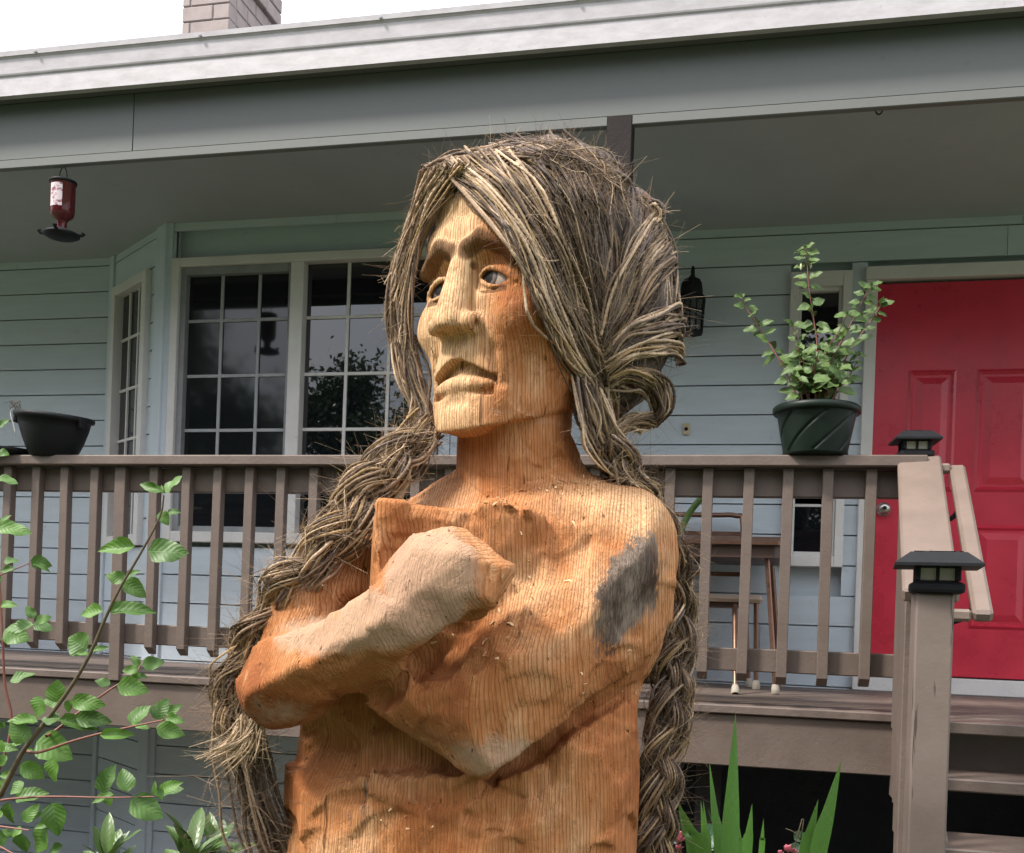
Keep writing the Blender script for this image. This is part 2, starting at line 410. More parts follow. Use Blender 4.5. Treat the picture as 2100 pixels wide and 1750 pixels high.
bar('corner_board', (a[0], a[1], 0), (a[0], a[1], CE), .024, .06, M['siding'], house, .002, (b[0]-a[0], b[1]-a[1], 0))
box('foundation_wall', XA1, 3.0, 7.4, 7.6, 0, DK, M['concrete'], house, 0)

# bay front window: casing, two sashes, muntins and separate panes
def rect_frame(name, x0, x1, z0, z1, wl, wr, wb, wt, y0, y1, mat, parent, bev=.003):
    bm = bmesh.new()
    for (a0, a1, c0, c1) in ((x0, x0+wl, z0, z1), (x1-wr, x1, z0, z1), (x0+wl+.0005, x1-wr-.0005, z0, z0+wb), (x0+wl+.0005, x1-wr-.0005, z1-wt, z1)):
        b2 = bmbox(a0, a1, y0, y1, c0, c1, bev)
        me_ = bpy.data.meshes.new('t'); b2.to_mesh(me_); b2.free(); bm.from_mesh(me_); bpy.data.meshes.remove(me_)
    return ob(name, bm2(name, bm, mat), parent)
def grid_window(parent, x0, x1, z0, z1, vx, hz, y, mun, pane, mw=.016):
    """panes between the muntin bars, each its own"""
    xs = [x0]+list(vx)+[x1]; zs = [z0]+list(hz)+[z1]
    for i in range(len(xs)-1):
        for j in range(len(zs)-1):
            g = bmbox(xs[i], xs[i+1], y+.004, y+.008, zs[j], zs[j+1])
            ob('pane', bm2('pane', g, M[pane]), parent)
    for x in vx: box('muntin', x-mw/2, x+mw/2, y-.006, y+.0035, z0, z1, M[mun], parent, .002)
    for z in hz: box('muntin', x0, x1, y-.004, y+.0033, z-mw/2, z+mw/2, M[mun], parent, .002)
w1 = rect_frame('window', XB0+.055, -1.565, 1.945, 3.44, .045, .045, .055, .045, YB-.045, YB+.03, M['white'], house)
rect_frame('sash', -3.005, -2.372, 2.0005, 3.394, .032, .018, .030, .04, YB-.022, YB+.03, M['screen'], w1, .002)
grid_window(w1, -2.972, -2.391, 2.031, 3.353, (-2.778, -2.5645), (2.262, 2.538, 2.825, 3.117), YB+.012, 'muntin_l', 'pane_screen', .017)
box('mullion', -2.371, -2.300, YB-.040, YB+.03, 2.0005, 3.3945, M['white'], w1)
grid_window(w1, -2.299, -1.611, 2.001, 3.394, (-2.070, -1.841), (2.254, 2.540, 2.825, 3.117), YB+.012, 'white', 'pane', .017)
box('sash_latch', -2.384, -2.374, YB-.034, YB-.0225, 2.62, 2.76, M['screen'], w1, .002)
# angled bay window, built flat and turned into place
ang = math.atan2(YB-YW, XB0-XA0)
w2 = empty('window', (XA0, YW, 0), house, ang); w2.matrix_parent_inverse = pmat(house).inverted()
def into(o):   # child of the turned window, mesh given in its local frame
    return o
def lbox(name, x0, x1, y0, y1, z0, z1, mat, parent, bev=.002):
    o = bpy.data.objects.new(name, bm2(name, bmbox(x0, x1, y0, y1, z0, z1, bev), mat)); return link(o, parent)
for (x0, x1, z0, z1) in ((.10, .155, 1.93, 3.43), (.545, .60, 1.93, 3.43), (.1555, .5445, 1.93, 1.99), (.1555, .5445, 3.375, 3.43)):
    lbox('casing', x0, x1, -.045, .02, z0, z1, M['white'], w2)
xs = [.156, .285, .415, .544]; zs = [1.991, 2.262, 2.538, 2.825, 3.117, 3.374]
for i in range(3):
    for j in range(5): lbox('pane', xs[i], xs[i+1], .008, .012, zs[j], zs[j+1], M['pane'], w2, 0)
for x in xs[1:3]: lbox('muntin', x-.008, x+.008, -.006, .0075, 1.991, 3.374, M['white'], w2)
for z in zs[1:5]: lbox('muntin', .156, .544, -.004, .0073, z-.008, z+.008, M['white'], w2)

# sidelight window by the door
w3 = rect_frame('window', .13, .425, 1.915, 3.39, .042, .042, .055, .075, YW-.05, YW+.03, M['white'], house)
rect_frame('sash', .1725, .3825, 1.9705, 3.3145, .016, .016, .02, .02, YW-.024, YW+.02, M['white'], w3, .002)
grid_window(w3, .189, .366, 1.991, 3.294, (), (3.03, 2.225), YW+.004, 'white', 'pane', .014)
# white card leaning inside on the sidelight sill, and a box
# front door with raised panels
dr = box('door', .548, 1.47, YW-.012, YW+.03, DK+.085, 3.325, M['red'], house, .003); tag(dr)
def raised(x0, x1, z0, z1):
    """moulded panel: a frame groove and a raised field"""
    y = YW-.0125; V = []; Fc = []
    for k, (ins, dy) in enumerate(((0, 0), (.014, -.010), (.026, .001), (.036, .001), (.070, -.012))):
        V += [(x0+ins, y+dy, z0+ins), (x1-ins, y+dy, z0+ins), (x1-ins, y+dy, z1-ins), (x0+ins, y+dy, z1-ins)]
    for k in range(4):
        for j in range(4): Fc.append((k*4+j, k*4+(j+1) % 4, k*4+4+(j+1) % 4, k*4+4+j))
    Fc.append((16, 17, 18, 19))
    ob('door_panel', mesh('door_panel', V, Fc, M['red']), dr)
for (x0, x1) in ((.706, .930), (1.022, 1.30)):
    raised(x0, x1, 2.297, 2.893); raised(x0, x1, 1.633, 2.136)
kn = lathe('door_knob', [(0, .062), (.016, .062), (.026, .055), (.030, .040), (.024, .024), (.013, .016), (.013, .008), (.034, .006), (.036, 0)], M['steel'], dr, 24)
kn.matrix_parent_inverse = pmat(dr).inverted(); kn.location = (.612, YW-.0125, 2.209); kn.rotation_euler = (R(90), 0, 0)
ky = lathe('keyhole', [(0, .0635), (.009, .0635), (.010, .061)], M['lampblack'], dr, 16)
ky.matrix_parent_inverse = pmat(dr).inverted(); ky.location = (.612, YW-.0125, 2.209); ky.rotation_euler = (R(90), 0, 0)
box('door_casing', .492, .5475, YW-.04, YW+.03, DK, 3.34, M['white'], house)
box('door_casing', 1.4705, 1.53, YW-.04, YW+.03, DK, 3.34, M['white'], house)
box('door_casing', .490, 1.532, YW-.045, YW+.03, 3.3405, 3.405, M['white'], house)
box('threshold', .49, 1.56, YW-.055, YW+.02, DK+.001, DK+.080, M['white'], house, .004)
box('door_sweep', .5485, 1.47, YW-.02, YW+.02, DK+.0805, DK+.0845, M['lampblack'], house, 0)

# ceiling, header, gutter, roof
for (a0, a1) in ((-7, 3.2),):
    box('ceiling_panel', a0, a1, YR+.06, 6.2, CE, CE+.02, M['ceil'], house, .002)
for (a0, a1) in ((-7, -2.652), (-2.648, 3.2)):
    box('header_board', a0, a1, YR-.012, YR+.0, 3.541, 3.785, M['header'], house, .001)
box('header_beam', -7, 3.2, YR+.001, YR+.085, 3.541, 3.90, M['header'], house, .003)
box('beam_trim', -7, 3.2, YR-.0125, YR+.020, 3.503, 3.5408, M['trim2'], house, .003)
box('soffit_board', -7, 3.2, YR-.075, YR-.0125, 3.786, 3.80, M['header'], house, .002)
g0, gz = YR-.076, 3.772
gp = [(g0, gz), (g0-.028, gz+.001), (g0-.028, gz+.080), (g0-.034, gz+.086), (g0-.036, gz+.092), (g0-.040, gz+.150), (g0-.046, gz+.158), (g0-.050, gz+.160), (g0-.052, gz+.180), (g0-.040, gz+.182), (g0-.036, gz+.168), (g0, gz+.168)]
gu = prism('gutter', gp, 'x', -7, 3.2, M['gutter'], house)
for x in (-3.05, -2.28, -1.5, -.72, .06, .84):
    box('gutter_spike', x-.007, x+.007, g0-.058, g0-.0525, gz+.160, gz+.170, M['screen'], gu, .002)
prism('roof', [(YR-.09, 3.955), (YR-.09, 3.968), (9.5, 6.03), (15.0, 3.93), (15.0, 3.90), (9.5, 6.0)], 'x', -7.2, 3.4, M['roof'], house)
# side and back walls close the body of the house
for nm, q in (('wall', (-6.5, -6.4, 5.55, 14.6)), ('wall', (2.6, 2.7, 5.6, 14.6)), ('wall', (-6.39, 2.59, 14.5, 14.6))):
    box(nm, *q, 0, 3.7, M['siding'], house, 0)
# chimney: running bond of slump blocks with recessed joints
CXA, CYA = -4.40, 7.20
ch = ob('chimney', bm2('chimney', bmbox(CXA+.008, CXA+.392, CYA+.008, CYA+.75, 4.6, 7.0), M['mortar']), house)
bh = .118
for r_ in range(20):
    z = 4.64+r_*bh; off = .0 if r_ % 2 else .13
    grow = .035 if z > 6.33 else 0
    x = CXA-grow
    xs = [CXA-grow, CXA+.13+off*1.0, CXA+.40+grow] if off else [CXA-grow, CXA+.07, CXA+.40+grow]
    for i in range(len(xs)-1):
        box('brick', xs[i]+.004, xs[i+1]-.004, CYA-grow+rnd.uniform(-.004, .003), CYA+.10, z+.004, z+bh-.004, M['brick'], ch, .006)
    ys = [CYA+.104, CYA+.28+off, CYA+.52+off*.8, CYA+.76+grow]
    for i in range(3):
        box('brick', CXA+.30, CXA+.40+grow+rnd.uniform(-.003, .004), ys[i]+.004, ys[i+1]-.004, z+.004, z+bh-.004, M['brick'], ch, .006)

# ------------------------------------------------------------------ porch deck
deck = empty('porch_deck', (-1, 4.6, DK)); tag(deck, 'raised brown painted porch deck of boards with a wide rim board', 'deck')
for i in range(11):
    y0 = YR-.03+i*.139
    box('deck_board', -6.4, 2.6, y0, y0+.134, DK-.032, DK, M['deckwood'], deck, .004)
box('rim_board', -6.4, .60, YR-.012, YR+.03, 1.083, DK-.034, M['brown'], deck, .004)
box('rim_board', .604, 2.6, YR+.035, YR+.075, 1.083, DK-.034, M['brown'], deck, .004)
for i in range(14): box('joist', -6.2+i*.62, -6.16+i*.62, YR+.08, YB-.1, 1.09, DK-.034, M['concrete'], deck, 0)
for x in (-5.6, -.2): box('support_post', x, x+.1, YR+.3, YR+.4, 0, 1.09, M['concrete'], deck, .003)

# ------------------------------------------------------------------ porch railing
rail = empty('porch_railing', (-1, YR, DK)); tag(rail, 'brown painted porch railing with square balusters and a flat cap', 'railing')
box('top_cap', -6.4, .585, YR-.075, YR+.075, 2.190, 2.232, M['brown'], rail, .005)
box('upper_rail', -6.4, .55, YR+.001, YR+.04, 2.086, 2.186, M['brown'], rail, .004)
box('lower_rail', -6.4, .55, YR+.001, YR+.04, 1.436, 1.522, M['brown'], rail, .004)
def baluster(x, zb, zt, name='baluster', wd=.038):
    bm = bmbox(-wd/2, wd/2, -.019, .019, zb-DK, zt-DK, .002)
    for v in bm.verts:
        if v.co.z < zb-DK+.01 and v.co.y > 0 and name == 'baluster': v.co.z -= .028
    o = bpy.data.objects.new(name, bm2(name, bm, M['brown'])); o.location = (x+rnd.uniform(-.003, .003), YR-.0195-rnd.uniform(0, .002), DK); o.rotation_euler = (0, R(rnd.uniform(-.25, .25)), 0); link(o, rail); o.matrix_parent_inverse = pmat(rail).inverted()
# photograph positions of the balusters
bx = [(-3.259)+0]
def Xat(px, py): return atY(px, py, YR-.04)[0]
xs_right = [Xat(1312.5+z*.55+10, 1100) for z in (117-6, 257-8, 400-9, 550-11, 697-13, 850-15)]
sp = (xs_right[-1]-xs_right[0])/5
x = xs_right[-1]; L_ = []
while x > -4.6: L_.append(x); x -= .1435
for x in L_:
    if abs(x-Xat(240, 1200)) < .072: baluster(Xat(240, 1200), DK-.03, 2.188, 'railing_post', .05)
    else: baluster(x, 1.425+rnd.uniform(-.004, .004), 2.188)
box('railing_post', .505, .592, YR-.07, YR+.02, DK-.30, 2.1885, M['brown'], rail, .004)

# porch roof post behind the statue
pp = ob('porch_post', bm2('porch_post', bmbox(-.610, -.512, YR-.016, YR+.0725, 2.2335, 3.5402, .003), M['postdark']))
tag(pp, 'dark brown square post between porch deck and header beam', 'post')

# ------------------------------------------------------------------ stairs
st = empty('porch_stairs', (1.2, 3.4, 0)); tag(st, 'brown painted wooden stairs with open risers leading up to the red door', 'stairs')
box('tread', .60, 2.4, YR-.20, YR-.032, DK-.045, DK-.004, M['brown'], st, .004)
for i in range(1, 6):
    z = DK-.178*i; y = YR-.05-.265*i
    box('tread', .55-.02*i, 2.4, y-.03, y+.265, z-.042, z, M['brown'], st, .005)
box('stringer', 2.35, 2.39, 2.5, 3.9, .1, .4, M['brown'], st)
prism('stringer', [(YR-.1, 1.25), (YR-.1, .92), (2.45, -.02), (2.45, .18)], 'x', .585, .62, M['brown'], st)

# ------------------------------------------------------------------ stair railing
sr = empty('stair_railing', (.5, 3.4, 0)); tag(sr, 'tan topped stair railing sloping down beside the red door', 'railing')
T0, T1 = Vector((.563, YR-.005, 2.222)), Vector((.470, 3.03, 1.702))
bar('sloped_cap', T0, T1, .145, .040, M['tan'], sr, .007)
box('stair_post', .397, .487, 2.775, 2.865, 0, 1.702, M['post'], sr, .005)
for i in range(7):
    k = (i+.6)/7.6; p = T0.lerp(T1, k)
    box('stair_baluster', p.x-.062, p.x-.024, p.y-.019, p.y+.019, p.z-.92, p.z-.035, M['brown'], sr, .003)
bar('stair_rail', T0+Vector((-.012, -.03, -.09)), T1+Vector((-.012, .06, -.075)), .038, .085, M['brown'], sr, .003)
bar('stair_rail', T0+Vector((-.012, -.03, -.80)), T1+Vector((-.012, .06, -.78)), .038, .085, M['brown'], sr, .003)
H0, H1 = Vector((.690, YR-.02, 2.190)), Vector((.604, 3.03, 1.650))
hr = bar('handrail', H0, H1, .052, .036, M['tan'], sr, .009)
bar('handrail_return', H0+Vector((-.026, -.022, -.003)), H0+Vector((-.10, -.022, -.003)), .044, .034, M['tan'], sr, .008)
bar('handrail_return', H1+Vector((-.0265, .022, .004)), H1+Vector((-.15, .022, .004)), .044, .034, M['tan'], sr, .008)
for k in (.28, .90):
    p = H0.lerp(H1, k)
    tubes('handrail_bracket', [(spline([(p.x-.01, p.y, p.z-.014), (p.x-.03, p.y, p.z-.05), (p.x-.085, p.y, p.z-.075)], 8), .008)], M['lampblack'], sr)

# solar post lights
def post_light(loc, rz, s, label, over):
    e = empty('post_cap_light', loc, None, rz); e.scale = (1, 1, .74); tag(e, label, 'post light', 'post cap lights on the stair railing')
    def P(name, bm, mat, par=e): return link(bpy.data.objects.new(name, bm2(name, bm, mat)), par)
    b = bmbox(-.066*s, .066*s, -.066*s, .066*s, 0, .042*s, .012*s, 2)
    for v in b.verts:
        if v.co.z > .03*s: v.co.x *= .86; v.co.y *= .86
    P('base', b, M['lampblack'])
    lens = P('lens', bmbox(-.043*s, .043*s, -.043*s, .043*s, .0425*s, .088*s, .003), M['lens'])
    for sx in (-1, 1):
        for sy in (-1, 1): P('corner_pillar', bmbox(sx*.048*s-.007*s, sx*.048*s+.007*s, sy*.048*s-.007*s, sy*.048*s+.007*s, .0423*s, .0895*s, .002), M['lampblack'])
        P('glazing_bar', bmbox(-.004*s, .004*s, sx*.048*s-.004*s, sx*.048*s+.004*s, .0424*s, .0894*s, .001), M['lampblack'])
        P('glazing_bar', bmbox(sx*.048*s-.004*s, sx*.048*s+.004*s, -.004*s, .004*s, .0424*s, .0894*s, .001), M['lampblack'])
    h, wt = .040*s, over*s
    V = [(x*wt, y*wt, .090*s) for x, y in ((-1, -1), (1, -1), (1, 1), (-1, 1))]
    V += [(x*wt, y*wt, .100*s) for x, y in ((-1, -1), (1, -1), (1, 1), (-1, 1))]
    V += [(x*wt*.64, y*wt*.64, .100*s+h) for x, y in ((-1, -1), (1, -1), (1, 1), (-1, 1))]
    Fc = [(3, 2, 1, 0)]+[(i, (i+1) % 4, 4+(i+1) % 4, 4+i) for i in range(4)]+[(4+i, 4+(i+1) % 4, 8+(i+1) % 4, 8+i) for i in range(4)]+[(8, 9, 10, 11)]
    rf = link(bpy.data.objects.new('roof', mesh('roof', V, Fc, M['lampblack'])), e)
    link(bpy.data.objects.new('solar_panel', bm2('solar_panel', bmbox(-wt*.56, wt*.56, -wt*.56, wt*.56, .1405*s, .1435*s), M['pane'])), rf)
post_light((.552, YR+.022, 2.2325), R(3), .90, 'small black post cap light on top of the railing corner post', .088)
post_light((.450, 2.820, 1.7025), R(-6), .98, 'wide roofed black post cap light on the lower stair post', .104)
# ------------------------------------------------------------------ carved wooden figure: distance fields meshed by surface nets
def L(x, y, t):
    v = ray(x, y)*(2.0-t); return np.array([v@RT, t, v[2]+ZE], np.float32)
class Grid:
    def __init__(s, lo, hi, h):
        s.lo = np.array(lo, np.float32); s.h = h; s.n = np.ceil((np.array(hi)-s.lo)/h).astype(int)+1
        ax = [s.lo[i]+h*np.arange(s.n[i], dtype=np.float32) for i in range(3)]; s.ax = ax
        s.X, s.T, s.Z = ax[0][:, None, None], ax[1][None, :, None], ax[2][None, None, :]
    def pts(s): return s.X, s.T, s.Z
def smin(a, b, k): h = np.clip(.5+.5*(b-a)/k, 0, 1); return b+(a-b)*h-k*h*(1-h)
def smax(a, b, k): return -smin(-a, -b, k)
def cap_(p, a, b, r1, r2, k=None):
    a, b = np.asarray(a, np.float32), np.asarray(b, np.float32); ba = b-a; X, T, Z = p
    x, y, z = X-a[0], T-a[1], Z-a[2]; h = np.clip((x*ba[0]+y*ba[1]+z*ba[2])/float(ba@ba), 0, 1)
    return np.sqrt((x-ba[0]*h)**2+(y-ba[1]*h)**2+(z-ba[2]*h)**2)-(r1+(r2-r1)*h)
def ell(p, c, r):
    X, T, Z = p; x, y, z = X-c[0], T-c[1], Z-c[2]
    k0 = np.sqrt((x/r[0])**2+(y/r[1])**2+(z/r[2])**2); k1 = np.sqrt((x/r[0]**2)**2+(y/r[1]**2)**2+(z/r[2]**2)**2)
    return k0*(k0-1)/(k1+1e-6)
def rbox(p, c, hs, r, rz=0, ry=0):
    X, T, Z = p; x, y, z = X-c[0], T-c[1], Z-c[2]
    if rz: x, y = x*math.cos(rz)+y*math.sin(rz), -x*math.sin(rz)+y*math.cos(rz)
    if ry: x, z = x*math.cos(ry)+z*math.sin(ry), -x*math.sin(ry)+z*math.cos(ry)
    qx, qy, qz = np.abs(x)-hs[0]+r, np.abs(y)-hs[1]+r, np.abs(z)-hs[2]+r
    return np.sqrt(np.maximum(qx, 0)**2+np.maximum(qy, 0)**2+np.maximum(qz, 0)**2)+np.minimum(np.maximum(qx, np.maximum(qy, qz)), 0)-r
def vnoise(p, scale, seed):
    """smooth value noise on broadcastable coordinate arrays"""
    r2 = np.random.default_rng(seed); tab = r2.uniform(-1, 1, (64, 64, 64)).astype(np.float32)
    X, T, Z = [np.asarray(q, np.float32)*scale+500 for q in p]
    def fr(q): i = np.floor(q).astype(int); f = q-i; return i, f*f*(3-2*f)
    (xi, xf), (yi, yf), (zi, zf) = fr(X), fr(T), fr(Z); o = 0
    for dx in (0, 1):
        for dy in (0, 1):
            for dz in (0, 1):
                o = o+tab[(xi+dx) % 64, (yi+dy) % 64, (zi+dz) % 64]*(xf if dx else 1-xf)*(yf if dy else 1-yf)*(zf if dz else 1-zf)
    return o
def nets(f, lo, h):
    """naive surface nets: one vertex for each cell the surface passes through"""
    s = f < 0; nx, ny, nz = f.shape
    c = np.zeros((nx-1, ny-1, nz-1), np.int8)
    offs = [(i, j, k) for i in (0, 1) for j in (0, 1) for k in (0, 1)]
    for i, j, k in offs: c += s[i:nx-1+i, j:ny-1+j, k:nz-1+k]
    act = np.argwhere((c > 0) & (c < 8)); idx = -np.ones(c.shape, np.int32); idx[tuple(act.T)] = np.arange(len(act))
    val = {o: f[act[:, 0]+o[0], act[:, 1]+o[1], act[:, 2]+o[2]] for o in offs}
    acc = np.zeros((len(act), 3)); cnt = np.zeros(len(act))
    for a in offs:
        for ax in range(3):
            if a[ax]: continue
            b = list(a); b[ax] = 1; b = tuple(b); va, vb = val[a], val[b]; m_ = (va < 0) != (vb < 0)
            t_ = np.where(m_, va/np.where(m_, va-vb, 1), 0); p = np.tile(np.array(a, float), (len(act), 1)); p[:, ax] = t_
            acc[m_] += p[m_]; cnt[m_] += 1
    V = (act+acc/np.maximum(cnt, 1)[:, None])*h+lo
    Q = []
    for ax in range(3):
        sl0 = [slice(1, -1)]*3; sl1 = [slice(1, -1)]*3; sl0[ax] = slice(0, -1); sl1[ax] = slice(1, None)
        e = np.argwhere(s[tuple(sl0)] != s[tuple(sl1)]); add = np.ones(3, int); add[ax] = 0; e = e+add
        inside = s[tuple(e.T)]; u, v = (ax+1) % 3, (ax+2) % 3; du, dv = np.zeros(3, int), np.zeros(3, int); du[u] = 1; dv[v] = 1
        q = np.stack([idx[tuple((e-du-dv).T)], idx[tuple((e-dv).T)], idx[tuple(e.T)], idx[tuple((e-du).T)]], 1)
        q[~inside] = q[~inside][:, ::-1]; Q.append(q)
    return V, np.concatenate(Q)
def sample(g, f, P):
    q = (np.asarray(P)-g.lo)/g.h; i = np.clip(np.floor(q).astype(int), 0, np.array(f.shape)-2); u = np.clip(q-i, 0, 1); o = 0
    for dx in (0, 1):
        for dy in (0, 1):
            for dz in (0, 1):
                o = o+f[i[:, 0]+dx, i[:, 1]+dy, i[:, 2]+dz]*(u[:, 0] if dx else 1-u[:, 0])*(u[:, 1] if dy else 1-u[:, 1])*(u[:, 2] if dz else 1-u[:, 2])
    return o
def facets(g, f, n, rad, depth, seed, zmin=-9, tilt=.25, only=None):
    """flat tool cuts: local half-spaces taken off the surface"""
    V, _ = nets(f, g.lo, g.h); r2 = np.random.default_rng(seed); V = V[V[:, 2] > zmin]
    if only is not None: V = V[only(V)]
    P = V[r2.integers(0, len(V), n)]; e = g.h
    G = np.stack([sample(g, f, P+d)-sample(g, f, P-d) for d in np.eye(3)*e*2], 1); G /= np.linalg.norm(G, axis=1)[:, None]+1e-9
    G += r2.normal(0, tilt*.3, G.shape); G /= np.linalg.norm(G, axis=1)[:, None]
    for p, nn in zip(P, G):
        rr_ = rad*r2.uniform(.6, 1.4); dp = depth*r2.uniform(.4, 1.4)
        a = np.maximum(((p-rr_-g.lo)/g.h).astype(int), 0); b = np.minimum(((p+rr_-g.lo)/g.h).astype(int)+2, g.n)
        if (b <= a).any(): continue
        X, T, Z = g.ax[0][a[0]:b[0], None, None]-p[0], g.ax[1][None, a[1]:b[1], None]-p[1], g.ax[2][None, None, a[2]:b[2]]-p[2]
        hs = X*nn[0]+T*nn[1]+Z*nn[2]+dp; sp_ = rr_-np.sqrt(X*X+T*T+Z*Z)
        sl = (slice(a[0], b[0]), slice(a[1], b[1]), slice(a[2], b[2])); f[sl] = np.maximum(f[sl], np.minimum(np.minimum(hs, sp_), f[sl]+dp*1.3))
    return f

statue = empty('carved_figure', (2*FW[0], 2*FW[1], 0), None, TH)
tag(statue, 'large carved wooden figure with folded arms and long braided rope hair', 'sculpture')
def toloc(V): V = np.asarray(V); return np.stack([V[:, 0], -V[:, 1], V[:, 2]], 1)     # (a, t, z) -> statue frame
def sob(name, me, par=statue): return link(bpy.data.objects.new(name, me), par)

# ---- wood
def woodmat(name):
    mt, t, b = newmat(name)
    tc_ = t.nodes.new('ShaderNodeTexCoord'); sp = t.nodes.new('ShaderNodeSeparateXYZ'); t.links.new(tc_.outputs['Object'], sp.inputs[0])
    lowv = coords(t, (1, 1, .35)); n1 = noise(t, 3.2, 3, .5, lowv); n2 = noise(t, 14, 3, .6, coords(t, (1, 1, .18)))
    wob = mth(t, 'ADD', mth(t, 'MULTIPLY', mth(t, 'SUBTRACT', n1.outputs['Fac'], .5), .05), mth(t, 'MULTIPLY', mth(t, 'SUBTRACT', n2.outputs['Fac'], .5), .004))
    x = mth(t, 'ADD', sp.outputs[0], .60); y = mth(t, 'ADD', sp.outputs[1], -.02)
    lean = mth(t, 'MULTIPLY', sp.outputs[2], .04)
    rr_ = mth(t, 'SQRT', mth(t, 'ADD', mth(t, 'POWER', mth(t, 'ADD', x, lean), 2.0), mth(t, 'POWER', y, 2.0)))
    rr_ = mth(t, 'ADD', rr_, wob)
    big = noise(t, 1, 2, .5); big.noise_dimensions = '1D'; t.links.new(mth(t, 'MULTIPLY', rr_, 40), big.inputs['W'])
    ph = mth(t, 'FRACT', mth(t, 'ADD', mth(t, 'MULTIPLY', rr_, 195.0), mth(t, 'MULTIPLY', big.outputs['Fac'], 2.5)))
    late = ramp(t, ph, [(0.0, (.0, .0, .0)), (.55, (.12, .12, .12)), (.86, (1, 1, 1)), (.97, (.15, .15, .15))])
    fib = noise(t, 60, 5, .65, coords(t, (4, 4, .22))); patch = noise(t, 5.5, 4, .6, coords(t, (1, 1, .6)), .4)
    base = ramp(t, patch.outputs['Fac'], [(.33, (.25, .074, .023)), (.43, (.40, .145, .048)), (.53, (.49, .212, .082)), (.64, (.62, .35, .18))])
    pale = t.nodes.new('ShaderNodeAttribute'); pale.attribute_name = 'pale'
    grey = t.nodes.new('ShaderNodeAttribute'); grey.attribute_name = 'grey'
    dark = t.nodes.new('ShaderNodeAttribute'); dark.attribute_name = 'dark'
    patch2 = noise(t, 11, 4, .6, coords(t, (1, 1, .7)))
    edge = noise(t, 38, 4, .65, coords(t, (1, 1, .5)))
    def soft(a, lo=.38, hi=.62):
        v = mth(t, 'ADD', a, mth(t, 'MULTIPLY', mth(t, 'SUBTRACT', edge.outputs['Fac'], .5), .7)); return ramp(t, v, [(lo, (0, 0, 0)), (hi, (1, 1, 1))])
    c = mixc(t, pale.outputs['Fac'], base, (.78, .55, .31))
    c = mixc(t, mth(t, 'MULTIPLY', late, .78), c, (.235, .075, .022))
    c = mixc(t, ramp(t, fib.outputs['Fac'], [(.42, (0, 0, 0)), (.66, (.62, .62, .62))]), c, (.29, .105, .032))
    str_ = noise(t, 20, 4, .7, coords(t, (5, 5, .12))); c = mixc(t, ramp(t, str_.outputs['Fac'], [(.56, (0, 0, 0)), (.74, (.42, .42, .42))]), c, (.66, .40, .20))
    gf = soft(grey.outputs['Fac'])
    c = mixc(t, mth(t, 'MULTIPLY', gf, .62), c, (.41, .30, .215))
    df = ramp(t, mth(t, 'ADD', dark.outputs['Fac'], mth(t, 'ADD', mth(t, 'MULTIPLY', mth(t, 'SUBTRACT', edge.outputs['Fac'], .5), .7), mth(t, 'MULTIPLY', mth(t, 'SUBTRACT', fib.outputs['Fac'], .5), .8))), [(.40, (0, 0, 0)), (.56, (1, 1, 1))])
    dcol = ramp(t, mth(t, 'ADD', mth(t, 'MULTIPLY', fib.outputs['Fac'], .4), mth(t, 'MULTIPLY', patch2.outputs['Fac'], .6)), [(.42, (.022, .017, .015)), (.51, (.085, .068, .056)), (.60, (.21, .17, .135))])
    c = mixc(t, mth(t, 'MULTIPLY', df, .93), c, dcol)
    stain_shade = t.nodes.new('ShaderNodeAttribute'); stain_shade.attribute_name = 'stain_shade'  # brown stain of brows and lids, with shade under the brow painted in
    c = mixc(t, mth(t, 'MULTIPLY', soft(stain_shade.outputs['Fac'], .40, .68), .80), c, (.10, .042, .016))
    # hairline checks along the grain
    ck = noise(t, 9, 2, .5, coords(t, (9, 9, .5))); ckm = ramp(t, ck.outputs['Fac'], [(.705, (0, 0, 0)), (.725, (1, 1, 1))])
    c = mixc(t, mth(t, 'MULTIPLY', ckm, .75), c, (.09, .035, .014))
    t.links.new(c, b.inputs['Base Color']); b.inputs['Roughness'].default_value = .78; b.inputs['Specular IOR Level'].default_value = .2
    tool = t.nodes.new('ShaderNodeTexVoronoi'); tool.inputs['Scale'].default_value = 20; t.links.new(coords(t, (1, 1, .7)), tool.inputs['Vector'])
    p1 = bump(t, b, mth(t, 'SUBTRACT', mth(t, 'MULTIPLY', fib.outputs['Fac'], .8), mth(t, 'ADD', mth(t, 'MULTIPLY', late, .2), ckm)), .8, .005)
    chip = noise(t, 30, 5, .7, coords(t, (1, 1, .45)), .5); p2_ = bump(t, b, ramp(t, chip.outputs['Fac'], [(.40, (0, 0, 0)), (.50, (.6, .6, .6)), (.53, (1, 1, 1))]), .30, .008, p1)
    bump(t, b, tool.outputs['Distance'], .32, .02, p2_)
    return mt
M['wood'] = woodmat('carved_cedar')

def blob(V, c, r, p=1.0):
    d = np.sqrt((((V-np.asarray(c))/np.asarray(r))**2).sum(1)); return np.clip(1.5-d, 0, 1)
